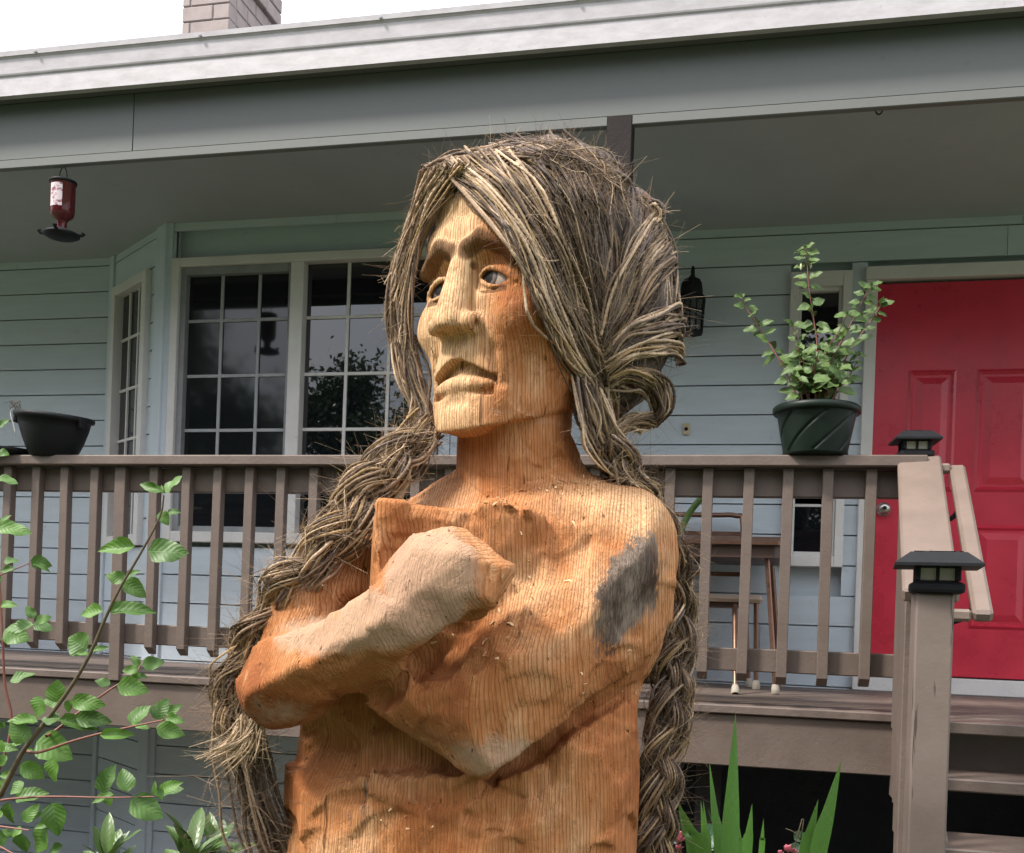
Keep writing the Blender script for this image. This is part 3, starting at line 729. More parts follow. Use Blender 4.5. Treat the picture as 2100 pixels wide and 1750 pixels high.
# ---- torso with crossed arms
gB = Grid((-.60, -.36, .0), (.42, .50, 2.02), .0062); p = gB.pts()
ctr = L(958, 1660, -.02)
def pn(p, c, ra, rt, e):
    X, T, Z = p; return ((np.abs((X-c[0])/ra)**e+np.abs((T-c[1])/rt)**e)**(1/e)-1)*min(ra, rt)
zl = L(800, 1572, .27)[2]
trunk = pn(p, (ctr[0], -.03), .318, .205, 3.2)+0*p[2]
trunk = smax(trunk, p[2]-L(1000, 1330, .1)[2], .03)
low = pn(p, (ctr[0]-.004, -.03), .331, .268, 3.0)+0*p[2]
low = smax(low, p[2]-zl-.10*(p[0]-ctr[0])+.012*vnoise((p[0]*1, p[1], p[2]*0), 22, 5), .006)
flare = pn(p, (ctr[0]-.01, -.03), .345, .28, 2.8)+0*p[2]; flare = smax(flare, p[2]-L(620, 1690, .0)[2], .10)
f = smin(trunk, smin(low, flare, .02), .012)
chest = ell(p, L(1060, 1230, -.01), (.29, .20, .27))
shN = ell(p, L(1185, 1128, .02), (.185, .165, .125))
shF = ell(p, L(870, 1140, -.05), (.15, .14, .115))
f = smin(f, chest, .05); f = smin(f, shN, .06); f = smin(f, shF, .04)
# neck stump joins the shoulders
f = smin(f, cap_(p, L(1075, 1120, .01), L(1068, 960, .015), .125, .115), .035)
def hew(field, a, b, ra, rb, dirs, keep=.86, k=.004):
    """flatten a limb with long planes that follow its axis and taper"""
    a, b = np.asarray(a, float), np.asarray(b, float); ax_ = b-a; ln = np.linalg.norm(ax_); ax_ /= ln; sl = (ra-rb)/ln
    for d in dirs:
        d = np.asarray(d, float); d = d-ax_*(d@ax_); d /= np.linalg.norm(d); n_ = d+ax_*sl; c = a+d*ra*keep
        field = smax(field, ((p[0]-c[0])*n_[0]+(p[1]-c[1])*n_[1]+(p[2]-c[2])*n_[2])/np.linalg.norm(n_), k)
    return field
# near arm: shoulder, wide upper arm, elbow, tucked forearm
S, Mi, E_, W_ = L(1268, 1112, .055), L(1240, 1262, .12), L(1014, 1496, .255), L(800, 1395, .27)
arm = smin(cap_(p, S, Mi, .108, .116), cap_(p, Mi, E_, .116, .090), .06)
arm = smin(arm, cap_(p, L(1120, 1130, .09), L(1060, 1400, .235), .09, .09), .07)
farm = hew(cap_(p, E_, W_, .092, .072), E_, W_, .092, .072, ((0, .8, -.75), (0, 1, .15), (0, .3, -1)), .80); arm = smin(arm, farm, .010)
arm = smin(arm, cap_(p, L(1080, 1330, .20), L(850, 1360, .235), .085, .07), .05)
c0_, c1_ = L(1345, 1366, .2), L(1012, 1602, .32); tt_ = c1_-c0_; nn0 = np.array([-tt_[2], tt_[0]])*np.array([-1, -1]); nn0 = np.array([tt_[2], -tt_[0]]); nn0 = nn0/np.linalg.norm(nn0)
if nn0[1] > 0: nn0 = -nn0          # points down and to the right of the cut
dline = (p[0]-c0_[0])*nn0[0]+(p[2]-c0_[2])*nn0[1]+0*p[1]
slab = pn(p, (ctr[0]-.002, -.03), .326, .262, 3.0)+0*p[2]
f = smin(f, smax(slab, .020-dline, .005), .008)      # flank below the arm, a saw cut away from it
arm = smax(arm, dline, .014)
for q_, n_ in (((1020, 1440, .338), (-.1, .97, -.22)), ((1150, 1330, .29), (.30, .93, -.1)), ((1310, 1200, .19), (.72, .66, -.12)), ((1180, 1120, .20), (.05, .86, .5)), ((940, 1500, .325), (-.35, .75, -.55))):
    n_ = np.array(n_)/np.linalg.norm(n_); c_ = L(*q_); arm = smax(arm, (p[0]-c_[0])*n_[0]+(p[1]-c_[1])*n_[1]+(p[2]-c_[2])*n_[2], .006)
f = smin(f, arm, .006)
# far arm: upper arm behind the braid, elbow, forearm to the fist
E2, W2 = L(592, 1398, .20), L(805, 1272, .345)
f = smin(f, smin(cap_(p, L(800, 1150, .02), L(655, 1235, .10), .10, .088), cap_(p, L(655, 1235, .10), L(620, 1330, .15), .088, .08), .02), .012)
# square block left standing behind the fist
f = np.minimum(f, rbox(p, L(914, 1185, .165), (.130, .10, .122), .010, R(-8), R(-1)))
f = smin(f, rbox(p, L(1040, 1150, .13), (.06, .10, .10), .02, R(-10)), .03)
fore = smin(hew(cap_(p, E2, W2, .088, .070), E2, W2, .088, .070, ((0, .80, -.62), (0, .85, .55), (0, .1, 1), (0, .1, -1)), .84), hew(cap_(p, W2, L(880, 1215, .345), .068, .072), W2, L(880, 1215, .345), .068, .072, ((0, .9, -.5), (0, .9, .5)), .86), .015)
fist = smin(ell(p, L(925, 1182, .335), (.098, .075, .082)), smin(cap_(p, L(985, 1150, .335), L(985, 1225, .335), .062, .052), ell(p, L(940, 1140, .34), (.07, .06, .05)), .02), .03)
for c_, n_ in (((925, 1182, .335), (-.25, .97, .12)), ((925, 1182, .335), (.55, .83, .1)), ((925, 1182, .335), (-.15, .62, .78)), ((940, 1182, .335), (.1, .65, -.75)), ((940, 1182, .335), (.92, .3, -.3)), ((930, 1182, .335), (.5, .4, .77))):
    n_ = np.array(n_)/np.linalg.norm(n_); c_ = L(*c_)+n_*(.066+.012*abs(n_[0])); fist = smax(fist, (p[0]-c_[0])*n_[0]+(p[1]-c_[1])*n_[1]+(p[2]-c_[2])*n_[2], .004)
hand = smin(fore, fist, .025)
f = smin(f, hand, .008)
# thumb side ridge and finger creases on the fist
for q0, q1, r_ in (((985, 1085, .38), (1035, 1190, .40), .006),):
    f = smax(f, -cap_(p, L(*q0), L(*q1), r_, r_), .008)
# deep tool line under the near arm
for q0, q1 in (((1072, 1165, .255), (1005, 1258, .275)), ((1005, 1258, .275), (885, 1352, .285)), ((885, 1352, .285), (770, 1440, .275))):
    f = smax(f, -cap_(p, L(*q0), L(*q1), .017, .017), .005)
f = f+(.0040*vnoise((p[0], p[1], p[2]*.07), 75, 21)+.004*vnoise((p[0], p[1], p[2]*.25), 22, 22))*np.clip((zl+.03-p[2])/.05, 0, 1)
f = f+.0012*vnoise(p, 9, 1)+.0007*vnoise(p, 40, 2)
f = facets(gB, f, 300, .085, .0042, 3, 1.0, .18)
f = facets(gB, f, 130, .030, .0020, 4, 1.0, .5)
V, Q = nets(f, gB.lo, gB.h)
me = fromnp('torso', toloc(V), Q, M['wood'])
gr = np.max([blob(V, L(880, 1180, .40), (.075, .10, .105)), .9*blob(V, L(760, 1270, .40), (.11, .10, .05)), .75*blob(V, L(660, 1300, .3), (.12, .2, .04)), .28*blob(V, L(1010, 1290, .3), (.10, .1, .05)), .6*blob(V, L(1040, 1560, .30), (.14, .1, .05)), .5*blob(V, L(560, 1470, .28), (.09, .15, .04))], 0)
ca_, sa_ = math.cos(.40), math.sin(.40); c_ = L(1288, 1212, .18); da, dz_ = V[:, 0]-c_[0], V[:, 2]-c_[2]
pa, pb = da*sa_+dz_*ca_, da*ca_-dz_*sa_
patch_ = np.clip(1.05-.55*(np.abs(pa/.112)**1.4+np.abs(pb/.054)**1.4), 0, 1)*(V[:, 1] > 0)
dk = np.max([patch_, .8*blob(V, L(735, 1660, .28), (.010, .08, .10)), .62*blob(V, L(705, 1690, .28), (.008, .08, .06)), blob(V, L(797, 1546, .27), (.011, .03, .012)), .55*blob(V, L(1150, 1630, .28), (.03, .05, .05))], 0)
pl = np.max([.55*blob(V, L(1270, 1040, .1), (.13, .2, .05)), .5*blob(V, L(1080, 1200, .25), (.06, .1, .05)), .35*blob(V, L(760, 1560, .27), (.16, .1, .06))], 0)
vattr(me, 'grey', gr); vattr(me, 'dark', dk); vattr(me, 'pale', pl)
sob('torso', me)
fB = f

# ---- head
HU = .00086; PSI = R(40); H0_ = L(947, 579, .15)
Fv = np.array([-math.sin(PSI), math.cos(PSI), 0]); Rv = np.array([math.cos(PSI), math.sin(PSI), 0])
def head_pt(Fc_, Rc, U): return H0_+(Fv*Fc_+Rv*Rc+np.array([0, 0, 1])*U)*HU
gH = Grid((-.21, -.20, 1.80), (.18, .27, 2.42), .0031)
def hcoords(g):
    dx, dt, dz = (g.X-H0_[0])/HU, (g.T-H0_[1])/HU, (g.Z-H0_[2])/HU
    return (dx*Fv[0]+dt*Fv[1]+0*dz).astype(np.float32), (dx*Rv[0]+dt*Rv[1]+0*dz).astype(np.float32), (dz+0*dx+0*dt).astype(np.float32)
h = hcoords(gH); Fh, Rh, Uh = h; aR = np.abs(Rh); hm = (Fh, aR, Uh)
bw = np.interp(np.clip(Uh, -400, 300), [-330, -250, -150, -60, 60, 200], [108, 126, 150, 162, 158, 140]).astype(np.float32)
face = ((np.abs((Fh+165)/165)**3+(aR/bw)**3)**(1/3)-1)*145
face = smax(face, ell(h, (-150, 0, 10), (250, 230, 250)), 40)*.9 if False else smax(face, Uh-230, 60)
jaw = (-306-.32*np.clip(Fh, -400, 40)*1.0)-Uh
f = smax(face, jaw, 10)
f = smin(f, ell(hm, (-62, 108, -78), (58, 46, 56)), 34)                         # cheekbones
f = smax(f, -ell(hm, (-45, 150, -190), (55, 36, 75)), 30)                        # hollow cheeks
f = smin(f, ell(h, (-34, 0, -178), (46, 74, 66)), 26)                            # muzzle
f = smin(f, ell(h, (-36, 0, -268), (40, 70, 46)), 18)                            # chin
f = smin(f, ell(h, (-18, 0, 96), (26, 122, 40)), 24)                             # brow bone
for q0, q1 in (((3, 20, 70), (5, 58, 84)), ((5, 58, 84), (-20, 124, 42))):       # arched brow edge
    f = smin(f, cap_(hm, q0, q1, 18, 14), 7)
f = smax(f, -ell(hm, (20, 73, 12), (52, 62, 50)), 4)                              # eye sockets
f = smax(f, -ell(hm, (24, 40, 16), (30, 20, 38)), 8)
f = smax(f, -cap_(hm, (12, 0, 70), (14, 0, 110), 7, 4), 8)                       # frown crease
# nose with a flat bridge
nose = cap_(h, (-10, 0, 60), (24, 0, -76), 27, 36)
nose = smin(nose, ell(h, (32, 0, -92), (30, 35, 26)), 14)
nose = smin(nose, ell(hm, (10, 42, -94), (33, 23, 24)), 12)
nose = smax(nose, (Fh-(22+.30*(50-Uh))), 6)
nose = smax(nose, (-112+.10*Fh)-Uh, 6)
f = smin(f, nose, 9)
f = smax(f, -ell(hm, (24, 20, -114), (15, 11, 14)), 5)                            # nostrils
f = smax(f, -cap_(hm, (16, 52, -92), (-6, 78, -150), 7, 10), 12)                 # folds beside the nose
f = smax(f, -cap_(hm, (-6, 78, -150), (-24, 92, -215), 9, 5), 12)
f = smax(f, -cap_(h, (16, 0, -122), (20, 0, -146), 7, 9), 10)                    # groove over the lip
# mouth: arched cut with the upper lip overhanging, full lower lip below it
arch = -160-.50*np.maximum(aR-10, 0)
rec = np.maximum(np.maximum(Uh-arch, -(Uh+236)), np.maximum((-15-.0058*Rh**2+.32*np.maximum(-168-Uh, 0))-Fh, aR-82))
f = smax(f, -rec, 3)
f = smax(f, -ell(h, (32, 0, -246), (30, 80, 16)), 14)                            # dip under the lower lip
lip = ell(h, (-22, 0, -212), (33, 78, 25)); lip = smax(lip, Uh+184+.42*np.maximum(aR-10, 0)+.25*(Fh-5), 4)
f = smin(f, lip, 4)
# lids and eyes
EYE = (-62, 73, 0)
lid = ell(hm, EYE, (55, 57, 46)); alm = (np.abs(Uh+1+.16*(aR-73))-15.5*(1-((aR-73)/45)**2))*.8
lid = smax(lid, -np.maximum(alm, -(Fh+55)), 3)
f = smin(f, lid, 5)
f = smax(f, -np.maximum(np.maximum(alm, ell(hm, EYE, (56, 58, 47))), -(Fh+55)), 2)
for arc, r_ in ((spline([(-22, 30, 8), (-13, 48, 17), (-8, 70, 19), (-13, 96, 9), (-26, 121, -10)], 9), 4.6), (spline([(-22, 32, 4), (-15, 52, -9), (-11, 76, -18), (-15, 98, -19), (-26, 119, -12)], 9), 3.4)):
    for q0, q1 in zip(arc[:-1], arc[1:]): f = smin(f, cap_(hm, q0, q1, r_, r_), 4)          # carved lid rims
f = smax(f, -cap_(hm, (6, 40, 32), (8, 76, 41), 3.5, 4), 4); f = smax(f, -cap_(hm, (8, 76, 41), (-14, 122, 16), 4, 3), 4)    # crease over the lid
f = smax(f, -cap_(hm, (6, 45, -30), (-6, 106, -26), 4, 3), 7)                   # bag under the eye
# neck
neck = (((np.abs((Fh+185)/118)**2.4+(aR/118)**2.4)**(1/2.4)-1)*118); neck = smax(neck, Uh+210, 20)
neck = neck-14*np.clip((-Uh-430)/120, 0, 1)
f = smin(f, neck, 8)
f = f+1.6*vnoise((h[0]/100, h[1]/100, h[2]/100), 2.4, 8)+.8*vnoise((h[0]/100, h[1]/100, h[2]/160), 7, 9)
f = (f*HU).astype(np.float32)
f = facets(gH, f, 150, .040, .0016, 6, 1.8, .22, lambda P: (((P-H0_)@Fv)/HU < -75) | ((P[:, 2]-H0_[2])/HU > 105))
V, Q = nets(f, gH.lo, gH.h)
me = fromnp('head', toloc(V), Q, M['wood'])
ff = ((V-H0_)@Fv)/HU; rr_ = ((V-H0_)@Rv)/HU; uu = (V[:, 2]-H0_[2])/HU
front = np.clip((ff+70)/70, 0, 1)*np.clip((95-rr_)/70, 0, 1)*np.clip((uu+325)/30, 0, 1)  # pale wood on the front of the face, its lit side painted in
browm = np.zeros(len(V))  # mask for brow and lid stain plus the shade below the brow ridge
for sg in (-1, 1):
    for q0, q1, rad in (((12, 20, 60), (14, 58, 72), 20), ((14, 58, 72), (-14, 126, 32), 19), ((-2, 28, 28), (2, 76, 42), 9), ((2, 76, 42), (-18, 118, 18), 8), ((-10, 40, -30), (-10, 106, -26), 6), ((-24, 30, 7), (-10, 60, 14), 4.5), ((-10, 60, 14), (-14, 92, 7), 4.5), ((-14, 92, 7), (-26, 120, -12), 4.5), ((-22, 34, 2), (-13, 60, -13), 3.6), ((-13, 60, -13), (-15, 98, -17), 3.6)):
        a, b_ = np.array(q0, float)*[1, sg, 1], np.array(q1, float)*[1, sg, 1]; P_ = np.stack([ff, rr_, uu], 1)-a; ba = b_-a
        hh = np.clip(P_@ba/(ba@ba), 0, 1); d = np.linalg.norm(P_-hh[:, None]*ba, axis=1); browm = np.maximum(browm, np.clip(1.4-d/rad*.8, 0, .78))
vattr(me, 'pale', np.clip(.85*front, 0, 1)); vattr(me, 'grey', .45*np.clip(1-np.abs(uu+270)/50, 0, 1)*np.clip(rr_/60, 0, 1)); vattr(me, 'dark', browm*0); vattr(me, 'stain_shade', browm)
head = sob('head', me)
fH = f
def eyemat():
    mt, t, b = newmat('painted_eye'); v = coords(t); sp = t.nodes.new('ShaderNodeSeparateXYZ'); t.links.new(v, sp.inputs[0])
    r_ = mth(t, 'SQRT', mth(t, 'ADD', mth(t, 'POWER', sp.outputs[0], 2.0), mth(t, 'POWER', sp.outputs[1], 2.0)))
    n_ = noise(t, 120, 3, .6, v); r2 = mth(t, 'ADD', mth(t, 'MULTIPLY', r_, 1/.0439), mth(t, 'MULTIPLY', mth(t, 'SUBTRACT', n_.outputs['Fac'], .5), .12))
    t.links.new(ramp(t, r2, [(.0, (.008, .008, .009)), (.24, (.010, .010, .011)), (.27, (.14, .11, .10)), (.38, (.10, .075, .065)), (.43, (.02, .015, .012)), (.48, (.40, .31, .26))]), b.inputs['Base Color'])
    b.inputs['Roughness'].default_value = .5; b.inputs['Specular IOR Level'].default_value = .25; return mt
M['eye'] = eyemat()
for sg in (-1, 1):
    bm = bmesh.new(); bmesh.ops.create_uvsphere(bm, u_segments=32, v_segments=20, radius=51*HU)
    o = sob('eye', bm2('eye', bm, M['eye'], True), head); c = head_pt(EYE[0], sg*EYE[1], EYE[2]); o.location = toloc(c[None])[0]
    look = Fv*1.0-Rv*(.22 if sg > 0 else .12)+np.array([0, 0, .05]); o.rotation_euler = Vector(toloc(look[None])[0]).to_track_quat('Z', 'Y').to_euler()

# ---- scalp: weathered bark under the rope hair
def barkmat():
    mt, t, b = newmat('weathered_bark'); v = coords(t, (1, 1, .22)); n1 = noise(t, 42, 6, .7, v, .6); n2 = noise(t, 9, 3, .6, coords(t, (1, 1, .3)))
    c = ramp(t, n1.outputs['Fac'], [(.35, (.018, .013, .011)), (.52, (.085, .062, .05)), (.66, (.17, .135, .115))])
    c = mixc(t, ramp(t, n2.outputs['Fac'], [(.58, (0, 0, 0)), (.66, (.8, .8, .8))]), c, (.20, .075, .035))
    t.links.new(c, b.inputs['Base Color']); b.inputs['Roughness'].default_value = .9; bump(t, b, n1.outputs['Fac'], 1.0, .012); return mt
M['barkm'] = barkmat()
gC = Grid((-.24, -.34, 1.90), (.36, .22, 2.50), .0055); p = gC.pts(); hc = hcoords(gC)
f = ell(p, L(1085, 500, .0), (.195, .18, .185)); f = smin(f, ell(p, L(1235, 645, -.06), (.140, .16, .205)), .05); f = smin(f, ell(p, L(1165, 405, -.01), (.10, .10, .095)), .04)
f = smin(f, ell(p, L(1285, 480, -.06), (.075, .09, .085)), .03)
f = smax(f, -np.maximum(np.sqrt((hc[1]/152)**2+((hc[2]+78)/268)**2)*150-150, -(hc[0]+150))*HU, .012)
f = f+.006*vnoise(p, 26, 12)*1.0+.004*vnoise((p[0], p[1], p[2]*.25), 70, 13)
fC = f.astype(np.float32); V, Q = nets(fC, gC.lo, gC.h)
sob('scalp', fromnp('scalp', toloc(V), Q, M['barkm']))

# ---- rope hair
def ropemat():
    mt, t, b = newmat('sisal_rope'); at = t.nodes.new('ShaderNodeAttribute'); at.attribute_name = 'col'
    n1 = noise(t, 190, 4, .7, coords(t)); n2 = noise(t, 22, 3, .6, coords(t))
    c = mixc(t, mth(t, 'MULTIPLY', n1.outputs['Fac'], .5), at.outputs['Color'], (.05, .036, .024), 'MIX')
    c = mixc(t, ramp(t, n2.outputs['Fac'], [(.45, (0, 0, 0)), (.62, (.4, .4, .4))]), c, (.10, .072, .052))
    t.links.new(c, b.inputs['Base Color']); b.inputs['Roughness'].default_value = .8; b.inputs['Specular IOR Level'].default_value = .25
    bump(t, b, n1.outputs['Fac'], .6, .002); return mt
M['rope'] = ropemat()
STRAW, MID, DARK, GREYB, GOLD = np.array([(.68, .50, .335), (.34, .232, .152), (.10, .064, .042), (.215, .165, .142), (.48, .325, .165)])
def pick(w_):
    ks = (STRAW, MID, DARK, GREYB, GOLD); c = ks[rng.choice(5, p=np.array(w_)/sum(w_))]; return c*rng.uniform(.55, 1.35)
class Hair:
    def __init__(s): s.V, s.Q, s.C, s.n, s.src = [], [], [], 0, []
    def strand(s, P, r, col, taper=False, fuzz=True):
        """P: (n,3) points in (a,t,z)"""
        P = np.asarray(P, float); Ls = np.linalg.norm(np.diff(P, axis=0), axis=1).sum(); n = max(6, int(Ls/.0042)); k = np.linspace(0, len(P)-1, n)
        P = np.stack([np.interp(k, np.arange(len(P)), P[:, j]) for j in range(3)], 1)
        rad = np.full(n, r)
        if taper: rad = r*np.linspace(1, .35, n)
        V, Q = tube_np(P, rad, 6, 620., 2, .24); s.V.append(V); s.Q.append(Q+s.n); s.n += len(V)
        s.C.append(np.repeat((col*1.0)[None], len(V), 0)*rng.uniform(.9, 1.1, (len(V), 1)))
        if fuzz: s.src.append((P, col))
    def fibres(s, n, r=.00032, ln=(.010, .040), out=.40):
        for _ in range(n):
            P, col = s.src[rng.integers(len(s.src))]; i = rng.integers(1, len(P)-1); p0 = P[i]; T = P[i+1]-P[i-1]; T = T/(np.linalg.norm(T)+1e-9)
            d = T*rng.choice([-1, 1])*rng.uniform(.2, 1)+rng.normal(0, out, 3); d /= np.linalg.norm(d); l = rng.uniform(*ln); b2 = rng.normal(0, .7, 3)*l
            q = np.array([p0, p0+d*l*.33+b2*.1, p0+d*l*.66+b2*.45, p0+d*l+b2]); V, Q = tube_np(q, np.linspace(r, r*.6, 4), 3)
            s.V.append(V); s.Q.append(Q+s.n); s.n += len(V); s.C.append(np.repeat((np.maximum(col, MID*.55)*1.15)[None], len(V), 0))
    def build(s, name, par=statue):
        me = fromnp(name, toloc(np.concatenate(s.V)), np.concatenate(s.Q), M['rope']); vattr(me, 'col', np.clip(np.concatenate(s.C), 0, 1)); return tag(sob(name, me, par), kind='stuff')
Dm = np.linspace(1.62, 2.36, 260)
def hug(px):
    """depth of the scalp or head seen at picture points, then smoothed; nan where the ray misses"""
    o = []
    for x, y in px:
        v = ray(x, y); P = v[None, :]*Dm[:, None]; q = np.stack([P@RT, 2.0-Dm, P[:, 2]+ZE], 1)
        fc = sample(gC, fC, q); fc[((q < gC.lo) | (q > gC.lo+gC.h*(gC.n-1))).any(1)] = 1
        fh = sample(gH, fH, q); fh[((q < gH.lo) | (q > gH.lo+gH.h*(gH.n-1))).any(1)] = 1
        k = np.argmax(np.minimum(fc, fh) < 0); o.append(2.0-Dm[k] if min(fc[k], fh[k]) < 0 else np.nan)
    o = np.array(o); i = np.arange(len(o)); ok = ~np.isnan(o)
    if ok.sum() == 0: return np.full(len(o), .0)
    o = np.interp(i, i[ok], o[ok])
    for _ in range(3): o[1:-1] = np.maximum(o[1:-1], .25*o[:-2]+.5*o[1:-1]+.25*o[2:])
    return o
def curtain(hair, gA, gB_, n, wts, lift=(.002, .016), jit=5, r=.0026, m_=22, ends=(0, 1), tadd=None, taper=False):
    gA, gB_ = np.array(gA, float), np.array(gB_, float)
    for i in range(n):
        u = (i+rng.uniform(-.4, .4))/max(1, n-1); G = gA*(1-u)+gB_*u+rng.normal(0, jit, gA.shape)
        P2 = spline(G, m_); wv = rng.uniform(1.5, 4.0); P2[:, :2] += (rng.normal(0, .5*jit, 2)[None]*np.sin(np.linspace(0, wv*3.1, m_)+rng.uniform(0, 6))[:, None])*np.minimum(1, np.linspace(0, 3, m_))[:, None]; e0, e1 = ends; a0 = int(rng.uniform(0, e0)*m_*.25); a1 = m_-int(rng.uniform(0, 1-e1+1e-6)*m_*.4); P2 = P2[a0:a1]
        if P2.shape[1] == 2:
            t_ = hug(P2)+rng.uniform(*lift)
            if tadd is not None: t_ = t_+np.interp(np.linspace(0, 1, len(t_)), *tadd)
        else: t_ = P2[:, 2]/1000+rng.uniform(*lift)
        hair.strand([L(x, y, t__) for (x, y), t__ in zip(P2[:, :2], t_)], r*rng.choice([.55, .8, 1.0, 1.15]), pick(wts), taper)
H = Hair()
# sweep from the parting across the temple to the knot behind the ear
curtain(H, [(905, 345), (985, 410), (1060, 520), (1110, 640), (1165, 730), (1205, 800), (1215, 860)], [(1040, 300), (1110, 380), (1165, 500), (1200, 600), (1235, 690), (1262, 770), (1262, 850)], 76, (3.2, 3, 2.6, 1.2, 1), (.000, .020), 7)
curtain(H, [(895, 350), (965, 395), (1040, 490), (1098, 620), (1155, 725), (1195, 790), (1200, 850)], [(980, 310), (1060, 390), (1130, 510), (1180, 640), (1225, 730), (1250, 800), (1250, 860)], 36, (5, 3, .8, .6, 1.6), (.012, .030), 8)
# fringe over the forehead on the other side of the parting
curtain(H, [(868, 352, 100), (838, 460, 55), (806, 570, 25), (797, 655, 10), (815, 765, 5), (850, 850, 15), (868, 890, 40)], [(955, 345, 150), (893, 425, 105), (858, 530, 70), (842, 640, 45), (850, 760, 30), (880, 850, 40), (892, 890, 50)], 64, (2.2, 4, 2, 1.5, .6), (-.006, .012), 6)
curtain(H, [(880, 350, 120), (845, 430, 75), (815, 520, 45), (800, 590, 30)], [(960, 335, 150), (905, 400, 120), (855, 500, 80), (815, 640, 50)], 26, (4, 3, .5, 1, 1), (.008, .018), 6, ends=(0, .6), taper=True)
curtain(H, [(812, 560, 30), (803, 630, 28), (806, 690, 25)], [(850, 540, 65), (838, 640, 50), (832, 720, 40)], 16, (4, 3, .5, 1, 1), (.002, .012), 5, taper=True)
curtain(H, [(820, 700, 20), (835, 790, 25), (858, 880, 40)], [(850, 690, 30), (872, 780, 40), (890, 870, 55)], 26, (2, 4, 2, 1, .6), (-.004, .012), 7)
# roots on the crown
curtain(H, [(865, 350), (905, 325), (960, 308), (1030, 296)], [(900, 362), (945, 345), (1010, 330), (1090, 318)], 30, (3, 3, .5, 2, .5), (.0, .012), 7)
curtain(H, [(1040, 300), (1120, 360), (1170, 460), (1205, 570), (1228, 680)], [(1190, 315), (1240, 390), (1262, 490), (1262, 590), (1255, 690)], 60, (.5, 2, 3, 4, .2), (-.003, .008), 8)
curtain(H, [(1190, 310), (1262, 345), (1290, 400), (1282, 500), (1262, 640)], [(1250, 335), (1300, 400), (1335, 440), (1310, 540), (1275, 690)], 34, (1.2, 2, 1, 4, .4), (-.002, .010), 7)
# fan behind the ear: loops running round the back of the head
curtain(H, [(1228, 700), (1262, 590), (1300, 500), (1338, 440), (1352, 430)], [(1245, 730), (1300, 660), (1345, 590), (1378, 545), (1385, 540)], 46, (4.5, 2, 2.0, 1.5, 1), (.002, .022), 6, tadd=([0, .7, 1], [0, 0, -.03]))
curtain(H, [(1240, 735), (1290, 668), (1350, 640), (1392, 625), (1392, 640)], [(1248, 765), (1310, 735), (1365, 728), (1398, 738), (1392, 752)], 42, (4.5, 2, 2.0, .8, 1.6), (.004, .030), 5, tadd=([0, .4, .8, 1], [0, .01, 0, -.06]))
curtain(H, [(1250, 765), (1310, 750), (1365, 775), (1375, 830), (1340, 872)], [(1245, 800), (1285, 790), (1325, 815), (1335, 855), (1300, 880)], 40, (4, 2, 2.2, .6, 2), (.004, .030), 5, tadd=([0, .4, .8, 1], [0, .012, .0, -.04]))
curtain(H, [(1345, 850), (1310, 850), (1270, 870), (1245, 905)], [(1320, 890), (1290, 880), (1262, 895), (1250, 940)], 30, (3, 3, 1, 1, 1.5), (.0, .02), 6, tadd=([0, 1], [-.02, .02]))
curtain(H, [(1352, 425), (1375, 520), (1388, 620), (1392, 700)], [(1320, 420), (1362, 520), (1372, 620), (1378, 700)], 22, (1, 2, .5, 5, .3), (-.01, .006), 7)
# coiled rope end on the crown
cc = (1338, 437)
for k in range(9):
    a = np.linspace(0, 5.6, 14)+rng.uniform(0, 6); r0 = rng.uniform(13, 26); pts = np.stack([cc[0]+r0*np.cos(a), cc[1]+r0*1.05*np.sin(a)], 1)
    H.strand([L(x, y, -.015+.012*math.cos(i*.5)+.02) for i, (x, y) in enumerate(pts)], .003, pick((4, 2, 0, 2, 1)))
for cc, rr0, n_ in (((1178, 312), (8, 20), 10), ((1252, 348), (8, 18), 10), ((1120, 305), (6, 16), 6)):
    for k in range(n_):
        a = np.linspace(0, 4.4, 12)+rng.uniform(0, 6); r0 = rng.uniform(*rr0); dx, dy = rng.normal(0, 5, 2); H.strand([L(cc[0]+dx+r0*np.cos(t__)*1.1, cc[1]+dy+r0*np.sin(t__), .02+.012*math.cos(t__*1.3)) for t__ in a], .0022, pick((1, 2, 1, 5, .2)))
# below the ear into the near braid
curtain(H, [(1178, 770, 95), (1185, 850, 110), (1200, 915, 108), (1248, 965, 85), (1300, 1000, 50), (1335, 1050, 0)], [(1240, 800, 80), (1262, 870, 70), (1285, 930, 55), (1315, 980, 30), (1345, 1020, 0), (1365, 1060, -30)], 52, (2.2, 4, 1.8, 1.2, 1.2), (-.008, .014), 6)
curtain(H, [(1000, 298), (1060, 300), (1120, 330), (1150, 400)], [(1150, 288), (1200, 320), (1240, 370), (1260, 440)], 60, (.4, 2, 3, 5, .2), (.0, .012), 10, r=.0022)
curtain(H, [(1060, 296), (1120, 292), (1180, 308), (1230, 335)], [(1100, 330), (1160, 340), (1220, 365), (1270, 390)], 34, (.4, 2, 3, 5, .2), (.0, .010), 10, r=.0022)
for gA_, gB2, n_ in (([(905, 345), (985, 410), (1060, 520), (1110, 640), (1165, 730), (1205, 800)], [(1120, 300), (1180, 400), (1215, 520), (1240, 620), (1262, 700), (1275, 770)], 60), ([(1228, 700), (1262, 590), (1300, 500), (1345, 430)], [(1248, 765), (1310, 750), (1365, 760), (1395, 760)], 45), ([(1020, 296), (1090, 300), (1150, 350), (1190, 450)], [(1200, 312), (1262, 350), (1300, 400), (1330, 470)], 70)):
    curtain(H, gA_, gB2, n_, (2.0, 3, 2.2, 3, .8), (.006, .026), 13, r=.0011, ends=(1, .5), taper=True)
H.fibres(4200)
# short matted fibres on the crown
src = H.src; H.src = [s_ for s_ in src if s_[0][:, 2].max() > 2.30] or src
H.fibres(1500, .0003, (.008, .026), .6)
H.build('rope_hair')

